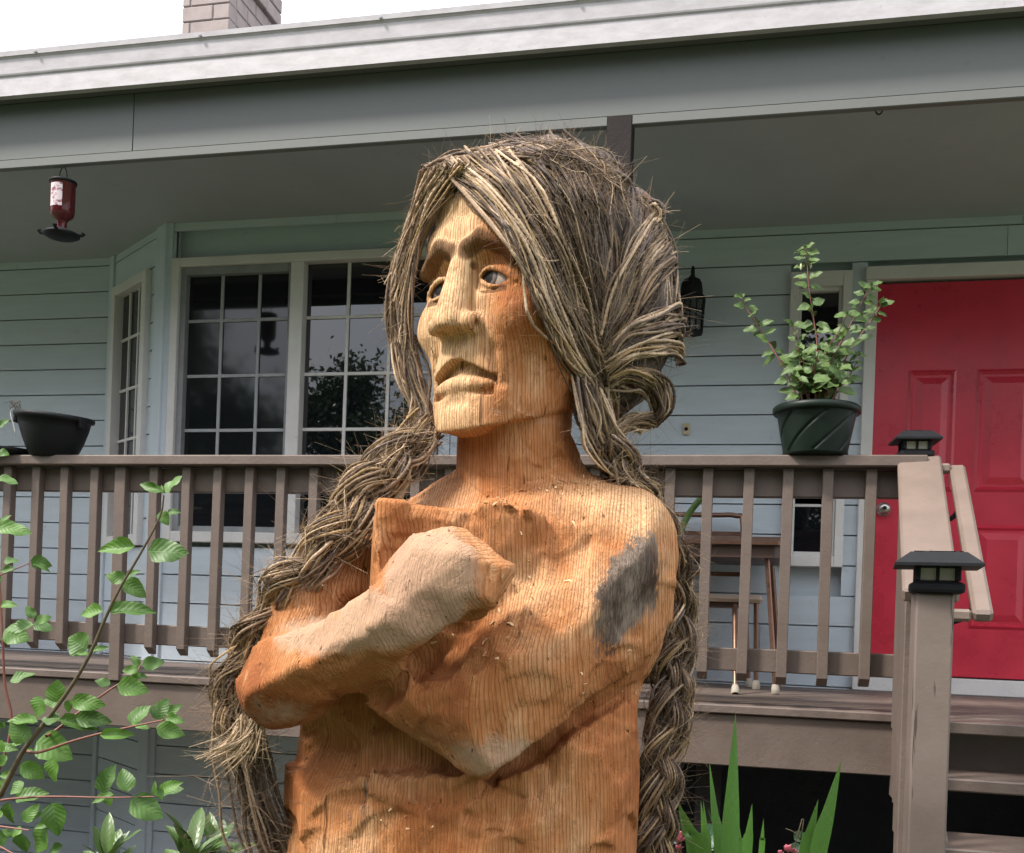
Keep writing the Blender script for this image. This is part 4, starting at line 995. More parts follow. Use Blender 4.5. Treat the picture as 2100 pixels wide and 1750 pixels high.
def braid(name, path, rad, nst, wts, seed, turns, loose=None):
    B = Hair(); C = spline(np.array([L(*q) for q in path]), 160); s = np.concatenate([[0], np.cumsum(np.linalg.norm(np.diff(C, axis=0), axis=1))]); s /= s[-1]
    T = np.gradient(C, axis=0); T /= np.linalg.norm(T, axis=1)[:, None]; cam_ = np.array([0, 1., 0]); S = np.cross(T, cam_); S /= np.linalg.norm(S, axis=1)[:, None]; Dp = np.cross(S, T)
    rad = np.interp(s, np.linspace(0, 1, len(rad)), rad)
    for k in range(3):
        ph = 2*math.pi*(turns*s+k/3)+np.interp(s, np.linspace(0, 1, 10), rng.normal(0, .22, 10)); cx_ = C+S*(rad*.52*np.sin(ph))[:, None]+Dp*(rad*.40*np.sin(2*ph))[:, None]
        br = rad*.56*(1+np.interp(s, np.linspace(0, 1, 12), rng.normal(0, .10, 12))); tw = 2*math.pi*turns*.6*s
        for j in range(nst):
            rr_ = math.sqrt((j+.5)/nst)*rng.uniform(.9, 1.1); a = j*2.4+rng.uniform(-.2, .2); ja = np.interp(s, np.linspace(0, 1, 9), rng.normal(0, .38, 9)); jr = 1+np.interp(s, np.linspace(0, 1, 16), rng.normal(0, .20, 16))
            P = cx_+S*(br*rr_*jr*np.cos(a+tw+ja))[:, None]+Dp*(br*rr_*jr*np.sin(a+tw+ja))[:, None]
            B.strand(P, .0024*rng.choice([.6, .85, 1.05, 1.2]), pick(wts))
        for j in range(9):        # loose frayed yarns working out of the plait
            a = rng.uniform(0, 6.28); i0 = rng.integers(0, 110); i1 = i0+rng.integers(20, 50); jr = 1.15+np.interp(s, np.linspace(0, 1, 26), rng.normal(0, .32, 26)); ja = np.interp(s, np.linspace(0, 1, 20), rng.normal(0, .6, 20))
            B.strand((cx_+S*(br*jr*np.cos(a+tw+ja))[:, None]+Dp*(br*jr*np.sin(a+tw+ja))[:, None])[i0:i1], .0011, pick((4, 3, 1, 1, 1)), True)
    return B
BL = braid('braid', [(880, 870, .06), (838, 915, .10), (765, 1005, .15), (690, 1105, .175), (600, 1195, .165), (530, 1290, .13), (492, 1370, .10), (472, 1435, .10), (488, 1495, .10)], (.036, .046, .050, .048, .046, .042, .040, .034), 30, (2.6, 4.2, 2.4, .6, 1.6), 1, 2.35)
BL.fibres(5000, .0003, (.012, .05), .35)
bl = BL.build('braid')
# frayed tuft and loose tail under the tie
Tf = Hair()
for i in range(70):
    x0, y0 = 515+rng.uniform(-28, 28), 1478+rng.uniform(-14, 10); dx = rng.triangular(-125, -70, 25); l = rng.uniform(60, 120); 
    Tf.strand(spline([L(x0, y0, .13+rng.uniform(-.015, .02)), L(x0+dx*.35, y0+l*.55, .145+rng.uniform(-.02, .02)), L(x0+dx, y0+l*rng.uniform(.8, 1.05), .13+rng.uniform(-.03, .02))], 12), .0019, STRAW*rng.uniform(1.0, 1.5), True)
Tf.fibres(300, .0004, (.01, .03), .5); Tf.build('frayed_tuft', bl)
Tl = Hair()
for i in range(64):
    o_ = rng.normal(0, 1, 2)*np.array([20, .022]); w_ = rng.normal(0, 5, 4)
    Tl.strand(spline([L(485+o_[0]*.6+w_[0], 1440, .09+o_[1]), L(502+o_[0]+w_[0], 1540, .09+o_[1]), L(520+o_[0]*1.05+w_[1], 1630, .09+o_[1]), L(545+o_[0]*1.2+w_[2], 1710, .08+o_[1]), L(572+o_[0]*1.3+w_[3], 1800, .07+o_[1]), L(585+o_[0]*1.3, 1900, .06+o_[1])], 30), .0026, pick((.6, 3, 5, .6, .8)))
Tl.fibres(1500, .0004, (.02, .07), .5); Tl.build('braid_tail', bl)
V_, Q_ = tube_np(spline([L(515+34*math.cos(a), 1470+16*math.sin(a)-4*a, .13+.03*math.sin(a+1.2)) for a in np.linspace(0, 12, 30)], 120), .004, 8); ti = fromnp('braid_tie', toloc(V_), Q_, M['rope']); vattr(ti, 'col', np.repeat(MID[None], len(V_), 0)); sob('braid_tie', ti, bl)
BR = braid('braid', [(1240, 900, .085), (1285, 970, .05), (1328, 1040, -.01), (1362, 1120, -.05), (1380, 1220, -.06), (1384, 1320, -.05), (1374, 1430, -.03), (1362, 1540, -.01), (1350, 1650, .0), (1342, 1760, .0), (1338, 1900, .0)], (.034, .042, .044, .044, .044, .042, .042, .042), 30, (1.4, 3.6, 3.6, .8, 1.4), 2, 4.0)
BR.fibres(5000, .0003, (.012, .05), .35); BR.build('braid')
# shavings left lying on the carving
VV, QQ, nn_ = [], [], 0
for i in range(130):
    cx_, cy_, sx_, sy_ = [(1120, 1010, 90, 10), (1110, 1150, 60, 60), (1060, 1260, 60, 50), (1030, 1030, 40, 10), (1000, 1330, 150, 60), (1180, 990, 70, 6), (820, 1650, 60, 60), (1240, 1400, 80, 60)][i % 8]
    x, y = rng.normal(cx_, sx_*.6), rng.normal(cy_, sy_*.6); v = ray(x, y); P = v[None, :]*Dm[:, None]; q = np.stack([P@RT, 2.0-Dm, P[:, 2]+ZE], 1); fb = sample(gB, fB, q); k = np.argmax(fb < 0)
    if fb[k] >= 0: continue
    c = q[k]; ln_, wd_ = rng.uniform(.003, .011), rng.uniform(.0008, .0022); u = rng.normal(size=3); u /= np.linalg.norm(u); w3_ = np.cross(u, rng.normal(size=3)); w3_ /= np.linalg.norm(w3_); n3 = np.cross(u, w3_)
    VV += [c-u*ln_-w3_*wd_+n3*.001, c-u*ln_+w3_*wd_+n3*.001, c+w3_*wd_*1.2+n3*.003, c-w3_*wd_*1.2+n3*.003, c+u*ln_-w3_*wd_*.6, c+u*ln_+w3_*wd_*.6]; QQ += [(nn_, nn_+1, nn_+2, nn_+3), (nn_+3, nn_+2, nn_+5, nn_+4)]; nn_ += 6
M['shave'] = paint('wood_shaving', (.72, .50, .28), (.6, .36, .17), .7, 60, .2, spots=False)
o = sob('wood_shavings', fromnp('wood_shavings', toloc(np.array(VV)), np.array(QQ), M['shave'], False)); tag(o, kind='stuff')
# ------------------------------------------------------------------ things on and around the porch
# wall lantern
ln = empty('wall_lantern', (-.355, YW-.12, 3.07)); tag(ln, 'black caged wall lantern with a domed top beside the sidelight', 'lantern')
def hexring(prof, n=6):
    V, Fc = [], []
    for r, z in prof:
        for j in range(n):
            a = 2*math.pi*(j+.5)/n; V.append((r*math.cos(a), r*math.sin(a), z))
    for i in range(len(prof)-1):
        for j in range(n): Fc.append((i*n+j, i*n+(j+1) % n, (i+1)*n+(j+1) % n, (i+1)*n+j))
    Fc.append(tuple(range((len(prof)-1)*n, len(prof)*n))); Fc.append(tuple(range(n))[::-1]); return V, Fc
def lp(name, me, par=ln): return link(bpy.data.objects.new(name, me), par)
V, Fc = hexring([(.078, .165), (.080, .178), (.062, .195), (.062, .225), (.058, .250), (.044, .272), (.020, .285), (.008, .300), (.010, .318), (.003, .338)])
lp('hood', mesh('hood', V, Fc, M['lampblack']))
V, Fc = hexring([(.064, 0), (.068, .012), (.062, .014)]); lp('base_ring', mesh('base_ring', V, Fc, M['lampblack']))
V, Fc = hexring([(.062, .013), (.070, .164)]); lp('glass', mesh('glass', V, Fc, M['lglass']))
for j in range(6):
    a = 2*math.pi*(j+.5)/6; c, s_ = math.cos(a), math.sin(a)
    V_, Q_ = tube_np([(.065*c, .065*s_, .012), (.073*c, .073*s_, .166)], .0045, 6); lp('cage_bar', fromnp('cage_bar', V_, Q_, M['lampblack']))
    a2 = 2*math.pi*(j+1)/6; c2, s2 = math.cos(a2)*.88, math.sin(a2)*.88
    V_, Q_ = tube_np([(.065*c2, .065*s2, .012), (.073*c2, .073*s2, .166)], .0025, 6); lp('cage_bar', fromnp('cage_bar', V_, Q_, M['lampblack']))
for z, r_ in ((.065, .069), (.115, .072)):
    P_ = [(r_*math.cos(2*math.pi*(j+.5)/6), r_*math.sin(2*math.pi*(j+.5)/6), z) for j in range(7)]
    V_, Q_ = tube_np(P_, .0025, 6); lp('cage_bar', fromnp('cage_bar', V_, Q_, M['lampblack']))
V_, Q_ = tube_np(spline([(0, .0, .325), (0, .03, .35), (0, .08, .34), (0, .118, .25)], 12), .007, 8); lp('arm', fromnp('arm', V_, Q_, M['lampblack']))
lp('wall_plate', bm2('wall_plate', bmbox(-.045, .045, .106, .118, .14, .30, .006), M['lampblack']))
V_, Q_ = tube_np([(0, 0, .02), (0, 0, .07), (0, 0, .11)], [.014, .022, .005], 12); lp('bulb', fromnp('bulb', V_, Q_, M['strapwhite']))

# doorbell
db = empty('doorbell', (-.365, YW-.018, 2.609)); tag(db, 'small brass doorbell plate on the siding below the lantern', 'doorbell')
link(bpy.data.objects.new('plate', bm2('plate', bmbox(-.017, .017, -.008, .004, -.030, .030, .006, 2), M['brass'])), db)
kb = lathe('button', [(0, .005), (.007, .005), (.010, .0)], M['lampblack'], None, 16); kb.parent = db; kb.location = (0, -.0085, 0); kb.rotation_euler = (R(90), 0, 0)

# eye hook in the header
hk = [(.388+.012*math.sin(a), YR+.035, 3.515+.016*math.cos(a)) for a in np.linspace(.2, 6.0, 16)]
tag(tubes('eye_hook', [(hk, .0028), ([(.388, YR+.035, 3.529), (.388, YR+.035, 3.545)], .003)], M['lampblack']), 'small dark metal ring hook screwed under the header beam', 'hook')

# hummingbird feeder
fd = empty('hummingbird_feeder', (-3.016, YR+.035, 3.20)); tag(fd, 'red glass hummingbird feeder hanging from the header by a wire loop', 'bird feeder')
def fl(name, prof, mat, n=28, par=fd):
    o = lathe(name, prof, mat, None, n); o.parent = par; return o
bt = fl('bottle', [(0, .252), (.050, .252), (.056, .248), (.056, .242), (.052, .238), (.052, .115), (.046, .095), (.026, .078), (.022, .070), (.022, .038)], M['redglass'])
fl('bottle_rim', [(.0525, .2385), (.0575, .241), (.0575, .250), (.050, .2535), (0, .2535)], M['lampblack'])
fl('base', [(0, .040), (.030, .040), (.050, .034), (.074, .022), (.078, .014), (.060, .004), (.030, -.004), (0, -.004)], M['lampblack'])
for j in range(4):
    a = j*math.pi/2+.35; c, s_ = math.cos(a), math.sin(a)
    V_, Q_ = tube_np([(.070*c, .070*s_, .018), (.088*c, .088*s_, .020), (.094*c, .094*s_, .030)], [.008, .007, .010], 10)
    link(bpy.data.objects.new('feeding_port', fromnp('feeding_port', V_, Q_, M['lampblack'])), fd)
V_, Q_ = tube_np(spline([(-.016, 0, .25), (-.018, 0, .29), (0, 0, .318), (.016, 0, .29), (.018, 0, .25)], 20), .002, 6)
link(bpy.data.objects.new('hanger', fromnp('hanger', V_, Q_, M['lampblack'])), fd)
V_, Q_ = tube_np(spline([(0, 0, .308), (.006, 0, .326), (0, 0, .340)], 8), .002, 6)
link(bpy.data.objects.new('hook', fromnp('hook', V_, Q_, M['steel'])), fd)
# whitish reflections painted on a strip over the bottle, slightly curved round it
V, Fc = [], []
for i in range(9):
    a = R(-120+i*8); 
    for z in (.128, .160, .185, .228): V.append((.0526*math.cos(a), .0526*math.sin(a), z))
for i in range(8):
    for k in range(3): Fc.append((i*4+k, i*4+4+k, i*4+5+k, i*4+1+k))
mt, t, b = newmat('bottle_glint'); n_ = noise(t, 28, 3, .6, coords(t, (1, 1, 1.5))); t.links.new(ramp(t, n_.outputs['Fac'], [(.42, (.20, .07, .08)), (.52, (.60, .50, .52))]), b.inputs['Base Color']); b.inputs['Roughness'].default_value = .3
link(bpy.data.objects.new('label', mesh('label', V, Fc, mt, True)), bt)  # strip that carries the painted bottle reflections

# black hanging basket on the rail
bk = empty('hanging_basket', (-2.995, YR, 2.2335)); bk.scale = (.83, .83, 1.15); tag(bk, 'black plastic hanging basket bowl resting on the railing cap', 'basket')
o = lathe('bowl', [(0, .004), (.108, .0), (.118, .006), (.150, .06), (.172, .110), (.180, .138), (.196, .140), (.199, .150), (.194, .158), (.182, .158), (.176, .146), (.120, .140), (0, .146)], M['black'], None, 40); o.parent = bk; o.rotation_euler = (R(2), R(3.5), 0)
for a, nm in ((R(-12), 'lug'), (R(75), 'lug'), (R(200), 'lug')):
    o = link(bpy.data.objects.new(nm, bm2(nm, bmbox(.180, .205, -.022, .022, .112, .150, .008, 2), M['black'])), bk); o.rotation_euler = (0, R(3.5)*math.cos(a), a)
V, Fc = [], []
for i, (z, r_) in enumerate(((.165, .199), (.150, .2045), (.130, .198), (.110, .188), (.088, .182), (.070, .176))):
    for dx in (-.016, .016):
        V.append((dx*(1 if i < 4 else 1.2), -r_-.001, z))
for i in range(5): Fc.append((i*2, i*2+1, i*2+3, i*2+2))
o = link(bpy.data.objects.new('plant_tag', mesh('plant_tag', V, Fc, M['strapwhite'], True)), bk); o.rotation_euler = (0, 0, R(-50)); md = o.modifiers.new('s', 'SOLIDIFY'); md.thickness = .002
rr = []
for i in range(7):
    a0 = (-.11+rnd.uniform(-.015, .015), -.14, .158); rr.append((spline([a0, (a0[0]+rnd.uniform(-.03, .03), -.15, .18+rnd.uniform(0, .015)), (a0[0]+rnd.uniform(-.05, .05), -.16, .175+rnd.uniform(-.02, .03))], 8), .0014))
o = tubes('dry_twigs', rr, M['trunkbark'], None, None, 5); o.parent = bk
# flat black tray beside it
tr = lathe('plant_saucer', [(0, .003), (.14, 0), (.165, .014), (.170, .030), (.160, .030), (.150, .016), (0, .012)], M['black'], None, 36, loc=(-3.262, YR+.0, 2.233))
tag(tr, 'flat black saucer lying on the railing cap beside the black basket', 'saucer')

# green pot with moulded swirls
gpz = empty('plant_pot', (.203, YR-.01, 2.2335)); tag(gpz, 'dark green plastic pot with swirl ridges standing on the railing cap', 'pot')
def pr_(z): return .112+.030*(z/.16)
NT, NZ = 192, 40; V, Fc = [], []
for i in range(NZ):
    z = .160*i/(NZ-1); 
    for j in range(NT):
        a = 2*math.pi*j/NT
        g = math.cos(7*a-z*62.0)        # spiral grooves
        gr = -.0060*max(0, (g-.90)/.10) if .012 < z < .15 else 0
        r_ = pr_(z)+gr; V.append((r_*math.cos(a), r_*math.sin(a), z))
for i in range(NZ-1):
    for j in range(NT): Fc.append((i*NT+j, i*NT+(j+1) % NT, (i+1)*NT+(j+1) % NT, (i+1)*NT+j))
Fc.append(tuple(range(NT))[::-1])
o = link(bpy.data.objects.new('pot_wall', mesh('pot_wall', V, Fc, M['greenpot'], True)), gpz)
for nm, pf in (('rim', [(.140, .156), (.152, .154), (.157, .160), (.157, .176), (.150, .182), (.138, .182), (.134, .170)]), ('foot', [(.104, .012), (.108, -.0), (.116, .0), (.1165, .012)])):
    o = lathe(nm, pf, M['greenpot'], None, 48); o.parent = gpz
o = lathe('potting_soil', [(0, .168), (.138, .166)], M['soil'], None, 32); o.parent = gpz

# ---- leaves
def leaf_mesh(name, mat, prof, L=1.0, W=.5, fold=.18, curl=.25, serr=0.0, nu=4, nv=9, wave=0.0, seed=0):
    """blade along +Y of length 1, up +Z; prof(v) gives half width"""
    rr = random.Random(seed); V, Fc, UV = [], [], []
    for i in range(nv):
        v = i/(nv-1); hw = prof(v)*W
        for j in range(-nu//2, nu//2+1):
            u = j/(nu/2); e = 1.0
            if abs(u) == 1: e = 1+serr*(1 if i % 2 else -1)
            x = u*hw*e; z = fold*abs(u)*hw*2-curl*v*v*.5+curl*.12+wave*math.sin(v*9+u*2+seed)*abs(u)*hw
            V.append((x, v*L, z)); UV.append((.5+.5*u, v))
    k = nu+1
    for i in range(nv-1):
        for j in range(nu): Fc.append((i*k+j, i*k+j+1, (i+1)*k+j+1, (i+1)*k+j))
    me = mesh(name, V, Fc, mat, True); ul = me.uv_layers.new(name='UVMap')
    for lo in me.loops: ul.data[lo.index].uv = UV[lo.vertex_index]
    return me
ov = lambda v: 2.66*(v**.55)*((1-v)**.95) if 0 < v < 1 else 0.0
el_ = lambda v: max(0.0, math.sin(math.pi*v))**.7
DOG = [leaf_mesh('leaf', M['dogleaf'], ov, W=w_, fold=f_, curl=c_, serr=.02, wave=.25, seed=i) for i, (w_, f_, c_) in enumerate(((.30, .12, .25), (.27, .22, .4), (.32, .06, .15), (.24, .3, .5)))]
FUC = [leaf_mesh('leaf', M['fuchleaf'], ov, W=w_, fold=f_, curl=c_, serr=.05, wave=.2, seed=i+9) for i, (w_, f_, c_) in enumerate(((.33, .12, .3), (.30, .22, .5), (.36, .08, .2)))]
RHO = [leaf_mesh('leaf', M['rholeaf'], el_, W=w_, fold=f_, curl=c_, wave=.1, seed=i+19) for i, (w_, f_, c_) in enumerate(((.17, .18, .3), (.15, .25, .5), (.19, .1, .2)))]
BEG = [leaf_mesh('leaf', M['begleaf'], el_, W=.45, fold=.1, curl=.25, wave=.1, seed=31)]
def put_leaf(meshes, base, tip, nrm, parent, wscale=1.0):
    base, tip, nrm = Vector(base), Vector(tip), Vector(nrm); d = tip-base; L = d.length
    y = d.normalized(); x = y.cross(nrm)
    if x.length < 1e-4: x = y.cross(Vector((0, 0, 1)))
    x.normalize(); z = x.cross(y)
    Mx = Matrix((x*L*wscale, y*L, z*L)).transposed().to_4x4(); Mx.translation = base
    o = bpy.data.objects.new('leaf', rnd.choice(meshes)); link(o, parent); o.matrix_world = Mx if parent is None else Mx
    if parent is not None: o.matrix_parent_inverse = pmat(parent).inverted(); o.matrix_basis = Mx
    return o

# fuchsia plant growing from the green pot
YF = YR-.01
fu = empty('fuchsia_plant', (.203, YF, 2.40)); tag(fu, 'leafy green plant with upright shoots and pale buds growing in green pot', 'plant')
def q7(zx, zy, dy=0.0): p = atY(1347.5+zx*.25, 490+zy*.25, YF+dy); return Vector(p)
shoots = [([(1240, 1330), (1310, 900), (1280, 640), (1245, 400), (1228, 150), (1218, 80)], .00),
          ([(1150, 1300), (1050, 1080), (930, 880), (840, 740), (740, 580), (690, 480)], .05),
          ([(1400, 1310), (1430, 1000), (1520, 830), (1620, 640), (1700, 480), (1760, 390)], -.04),
          ([(1450, 1310), (1540, 1000), (1650, 820), (1800, 600), (1860, 520)], .07),
          ([(1330, 1310), (1350, 1100), (1400, 900), (1480, 780), (1560, 620)], -.08),
          ([(1190, 1320), (1180, 1080), (1160, 880)], -.07), ([(1250, 1320), (1190, 960), (1110, 720)], .08),
          ([(1430, 1320), (1580, 1120), (1660, 960)], .02), ([(1300, 1320), (1290, 1100), (1330, 900)], -.1), ([(1360, 1320), (1440, 1150), (1500, 1050)], -.1), ([(1250, 1330), (1180, 1180), (1130, 1120)], -.1)]
for pts, dy in shoots:
    P3 = spline([q7(*p, dy*(i/(len(pts)-1))) for i, p in enumerate(pts)], 24)
    tubes('stem', [(P3, np.linspace(.0034, .0014, 24))], M['redstem'], fu, None, 6)
    L_ = sum(np.linalg.norm(np.diff(P3, axis=0), axis=1)); nn = max(3, int(L_/.034))
    for i in range(1, nn+1):
        k = min(23, int(i/nn*23)); p = Vector(P3[k]); a0 = rnd.uniform(0, 3.1); sz = (.038+.022*(1-i/nn))*rnd.uniform(.85, 1.25)
        for sgn in (0, math.pi):
            a = a0+sgn+rnd.uniform(-.4, .4); d = Vector((math.cos(a), math.sin(a)*.8, rnd.uniform(-.35, .55))).normalized()
            st_ = p+d*.006
            put_leaf(FUC, st_, st_+d*sz, Vector((rnd.uniform(-.5, .5), -1.0, .6)), fu)
    p = Vector(P3[-1])
    for a in (.3, 2.2, 4.3): put_leaf(FUC, p, p+Vector((math.cos(a)*.012, math.sin(a)*.01, .016)), Vector((0, -1, .3)), fu)
for i in range(42):       # the bushy middle
    p = q7(rnd.uniform(1120, 1560), rnd.triangular(880, 1300, 1150), rnd.uniform(-.12, .08)); a = rnd.uniform(0, 6.28)
    d = Vector((math.cos(a), .4*math.sin(a)-.2, rnd.uniform(-.7, .3))).normalized(); put_leaf(FUC, p, p+d*rnd.uniform(.04, .062), Vector((rnd.uniform(-.4, .4), -.8, .6)), fu)
for zx, zy in ((1182, 200), (1262, 190)):
    p = q7(zx, zy); V_, Q_ = tube_np([p, p+Vector((0, 0, -.006)), p+Vector((0, 0, -.016)), p+Vector((0, 0, -.026))], [.001, .004, .0045, .0008], 8)
    ob('bud', fromnp('bud', V_, Q_, M['bud']), fu)

# ------------------------------------------------------------------ folding table and chair on the porch
tb = empty('folding_table', (-.25, 5.05, DK)); tag(tb, 'brown metal folding table with splayed legs behind the railing', 'table')
def rr_poly(x0, x1, y0, y1, r_, n=6):
    P = []
    for cx, cy, a0 in ((x1-r_, y1-r_, 0), (x0+r_, y1-r_, 90), (x0+r_, y0+r_, 180), (x1-r_, y0+r_, 270)):
        for i in range(n+1): a = R(a0+90*i/n); P.append((cx+r_*math.cos(a), cy+r_*math.sin(a)))
    return P
prism('table_top', rr_poly(-.62, .135, 4.72, 5.38, .05), 'z', DK+.672, DK+.690, M['tabletop'], tb)
prism('table_edge', rr_poly(-.625, .140, 4.715, 5.385, .055), 'z', DK+.655, DK+.6715, M['bronze'], tb)
prism('apron', rr_poly(-.60, .115, 4.74, 5.36, .04), 'z', DK+.600, DK+.6545, M['tabletop'], tb)
def legtube(par, p, q, r_=.012, foot=True):
    tubes('leg', [([p, q], r_)], M['bronze'], par, None, 10)
    if foot:
        p_, q_ = Vector(p), Vector(q); d = (p_-q_).normalized()
        V_, Q_ = tube_np([q_+d*.045, q_+d*.03, q_+d*.004, q_], [r_*1.1, r_*1.45, r_*1.6, r_*1.3], 12); ob('rubber_foot', fromnp('rubber_foot', V_, Q_, M['rubber']), par)
for p, q in (((.055, 4.78, DK+.60), (.112, 4.745, DK+.001)), ((.085, 5.30, DK+.60), (.150, 5.36, DK+.001)), ((-.50, 4.80, DK+.60), (-.60, 4.75, DK+.001)), ((-.50, 5.30, DK+.60), (-.60, 5.36, DK+.001))):
    legtube(tb, p, q)
cr = empty('folding_chair', (-.2, 5.2, DK)); tag(cr, 'bronze tube folding chair with tan seat tucked under the brown table', 'chair')
tubes('back_frame', [(spline([(-.53, 5.22, DK+.40), (-.52, 5.33, DK+.80), (-.49, 5.35, DK+.845), (-.40, 5.35, DK+.848), (-.20, 5.35, DK+.848), (-.10, 5.35, DK+.846), (-.062, 5.345, DK+.80), (-.05, 5.22, DK+.40)], 60), .013)], M['bronze'], cr, None, 10)
for z in (.54, .62, .74): box('back_slat', -.51, -.065, 5.30, 5.306, DK+z, DK+z+.022, M['bronze'], cr, .001)
box('seat', -.52, .045, 4.90, 5.24, DK+.405, DK+.440, M['cushion'], cr, .014)
box('seat_frame', -.50, -.06, 4.94, 5.20, DK+.38, DK+.404, M['tabletop'], cr, .003)
for p, q in (((.015, 5.03, DK+.405), (.028, 5.04, DK+.001)), ((-.035, 5.20, DK+.40), (-.006, 5.23, DK+.001)), ((-.08, 4.92, DK+.39), (-.06, 4.62, DK+.001)), ((-.48, 4.95, DK+.39), (-.49, 4.65, DK+.001)), ((-.48, 5.20, DK+.39), (-.50, 5.30, DK+.001))):
    legtube(cr, p, q)
# thick green stalk by the table
p0 = atY(1402, 1075, 5.2); p1 = atY(1445, 1015, 5.1)
po = empty('potted_stalk', (p0[0]-.1, 5.2, DK)); tag(po, 'thick bent green stalk of a pot plant beside the bronze chair', 'plant')
tubes('stalk', [(spline([(p0[0]-.12, 5.22, DK+.20), (p0[0]-.06, 5.2, DK+.55), p0, p1, (p1[0]+.12, 5.0, p1[2]+.07)], 24), np.linspace(.022, .012, 24))], M['greenstem'], po, None, 12)
o = lathe('tub', [(0, .0), (.10, 0), (.13, .22), (.14, .23), (.13, .235), (0, .21)], M['greenpot'], po, 28); o.location = (p0[0]-.12, 5.22, DK); o.matrix_parent_inverse = pmat(po).inverted()

# ------------------------------------------------------------------ garden plants
# dogwood shrub in front, on the statue's right hand side
DD = 1.80
dg = empty('dogwood_shrub', tuple(atD(-120, 1750, DD)*np.array([1, 1, 0]))); tag(dg, 'leafy green shrub with thin reddish twigs growing beside the carved figure', 'shrub')
def Z8(x, y): return (x*.26, 1295+y*.26)
def Z7(x, y): return (x*.28, 822.5+y*.28)
root = atD(-140, 1900, DD); root[2] = .02
def stemD(pts, d0, d1, r0, r1, mat='stem', pre=None):
    P = [atD(x, y, d0+(d1-d0)*i/(len(pts)-1)) for i, (x, y) in enumerate(pts)]
    if pre is not None: P = pre+P
    P = spline(P, 40); tubes('branch', [(P, np.linspace(r0, r1, 40))], M[mat], dg, None, 7)
low = atD(-80, 1800, DD)
stemD([(-30, 1690), (0, 1633), (34, 1565), (52, 1534), (88, 1487), (138, 1420), (182, 1347), (216, 1268), (246, 1206), (286, 1139), (328, 1060), (336, 1016)], 1.80, 1.74, .0058, .0014, 'stem', [root, root+(low-root)*.6])
stemD([(23, 1475), (10, 1404), (5, 1308), (2, 1250), (-4, 1150), (-10, 1050), (-12, 900)], 1.88, 1.9, .003, .0015, 'redstem', [atD(-60, 1700, 1.85), atD(5, 1560, 1.87)])
stemD([(95, 1510), (114, 1498), (182, 1446), (234, 1409), (275, 1385), (288, 1365)], 1.83, 1.93, .0028, .0013, 'redstem')
stemD([(50, 1540), (80, 1543), (146, 1521), (208, 1504), (268, 1491), (335, 1477)], 1.80, 1.72, .0028, .0013, 'redstem')
stemD([(-40, 1650), (0, 1642), (31, 1638), (104, 1634), (220, 1636), (317, 1634)], 1.80, 1.75, .0026, .0012, 'redstem')
stemD([(-30, 1690), (0, 1695), (60, 1703)], 1.75, 1.72, .0022, .0012, 'redstem')
stemD([(-20, 1733), (0, 1737), (34, 1755)], 1.75, 1.72, .002, .0012, 'redstem')
stemD([(-20, 1190), (0, 1180), (59, 1156)], 1.9, 1.88, .0018, .001, 'redstem')
l8 = [(690, 140, 530, 45, 1.5), (700, 180, 855, 110, .8), (700, 180, 600, 172, .6), (1100, 280, 1030, 180, 1.1), (1120, 270, 1300, 235, 1), (1095, 300, 960, 310, .9), (1090, 310, 1060, 400, 1.2), (925, 430, 1175, 465, 1.1), (870, 420, 745, 385, .9), (1090, 350, 1165, 362, .8),
      (440, 560, 455, 380, 1.25), (330, 515, 280, 685, 1.35), (500, 560, 325, 550, .9), (560, 550, 835, 582, .7), (600, 690, 880, 705, .95), (540, 540, 540, 645, 1), (470, 690, 320, 690, 1.3), (470, 700, 775, 765, .4), (300, 720, 50, 690, .5), (200, 880, 90, 705, 1.25), (170, 890, 85, 885, .9), (200, 930, 270, 940, .8), (295, 870, 565, 995, 1.25), (160, 1050, 355, 1158, 1.05), (430, 1000, 420, 1195, 1.3), (100, 1130, -10, 1140, 1.1), (190, 1190, 75, 1285, 1.3), (130, 1340, 365, 1255, 1.1), (80, 1345, 85, 1530, 1.3), (180, 1500, 310, 1360, .9), (200, 1490, 330, 1430, .8), (415, 1350, 455, 1618, 1.35), (450, 1500, 255, 1550, .7), (180, 1560, 85, 1612, 1), (185, 1590, 190, 1755, 1.5), (375, 1560, 270, 1748, 1.0), (500, 1690, 380, 1745, 1.4), (0, 1570, 22, 1700, 1.2),
      (820, 1275, 885, 1050, 1.4), (1010, 1268, 965, 1072, 1.45), (900, 1290, 715, 1345, .8), (840, 1270, 868, 1380, 1.1), (1030, 1330, 1288, 1468, 1.1), (1225, 1300, 1218, 1178, .7), (1270, 1275, 1425, 1182, 1.0), (1270, 1275, 1447, 1235, .8), (1240, 1240, 1280, 1332, 1.2), (1045, 745, 1168, 572, 1.3), (1060, 740, 1182, 762, .8), (1215, 690, 1328, 528, 1.2), (1310, 660, 1435, 570, .9), (1310, 690, 1452, 708, .9), (1230, 760, 1463, 815, 1.0), (790, 822, 1062, 806, .4), (80, 400, 272, 322, .9), (60, 980, -10, 1065, 1.2), (-20, 930, 130, 920, 1.0), (40, 720, -20, 765, 1.2), (20, 860, -60, 960, 1.3), (300, 1060, 330, 1130, 1), (30, 1430, -60, 1500, 1.2), (100, 1620, 20, 1560, 1), (-10, 1250, 60, 1150, .9)]
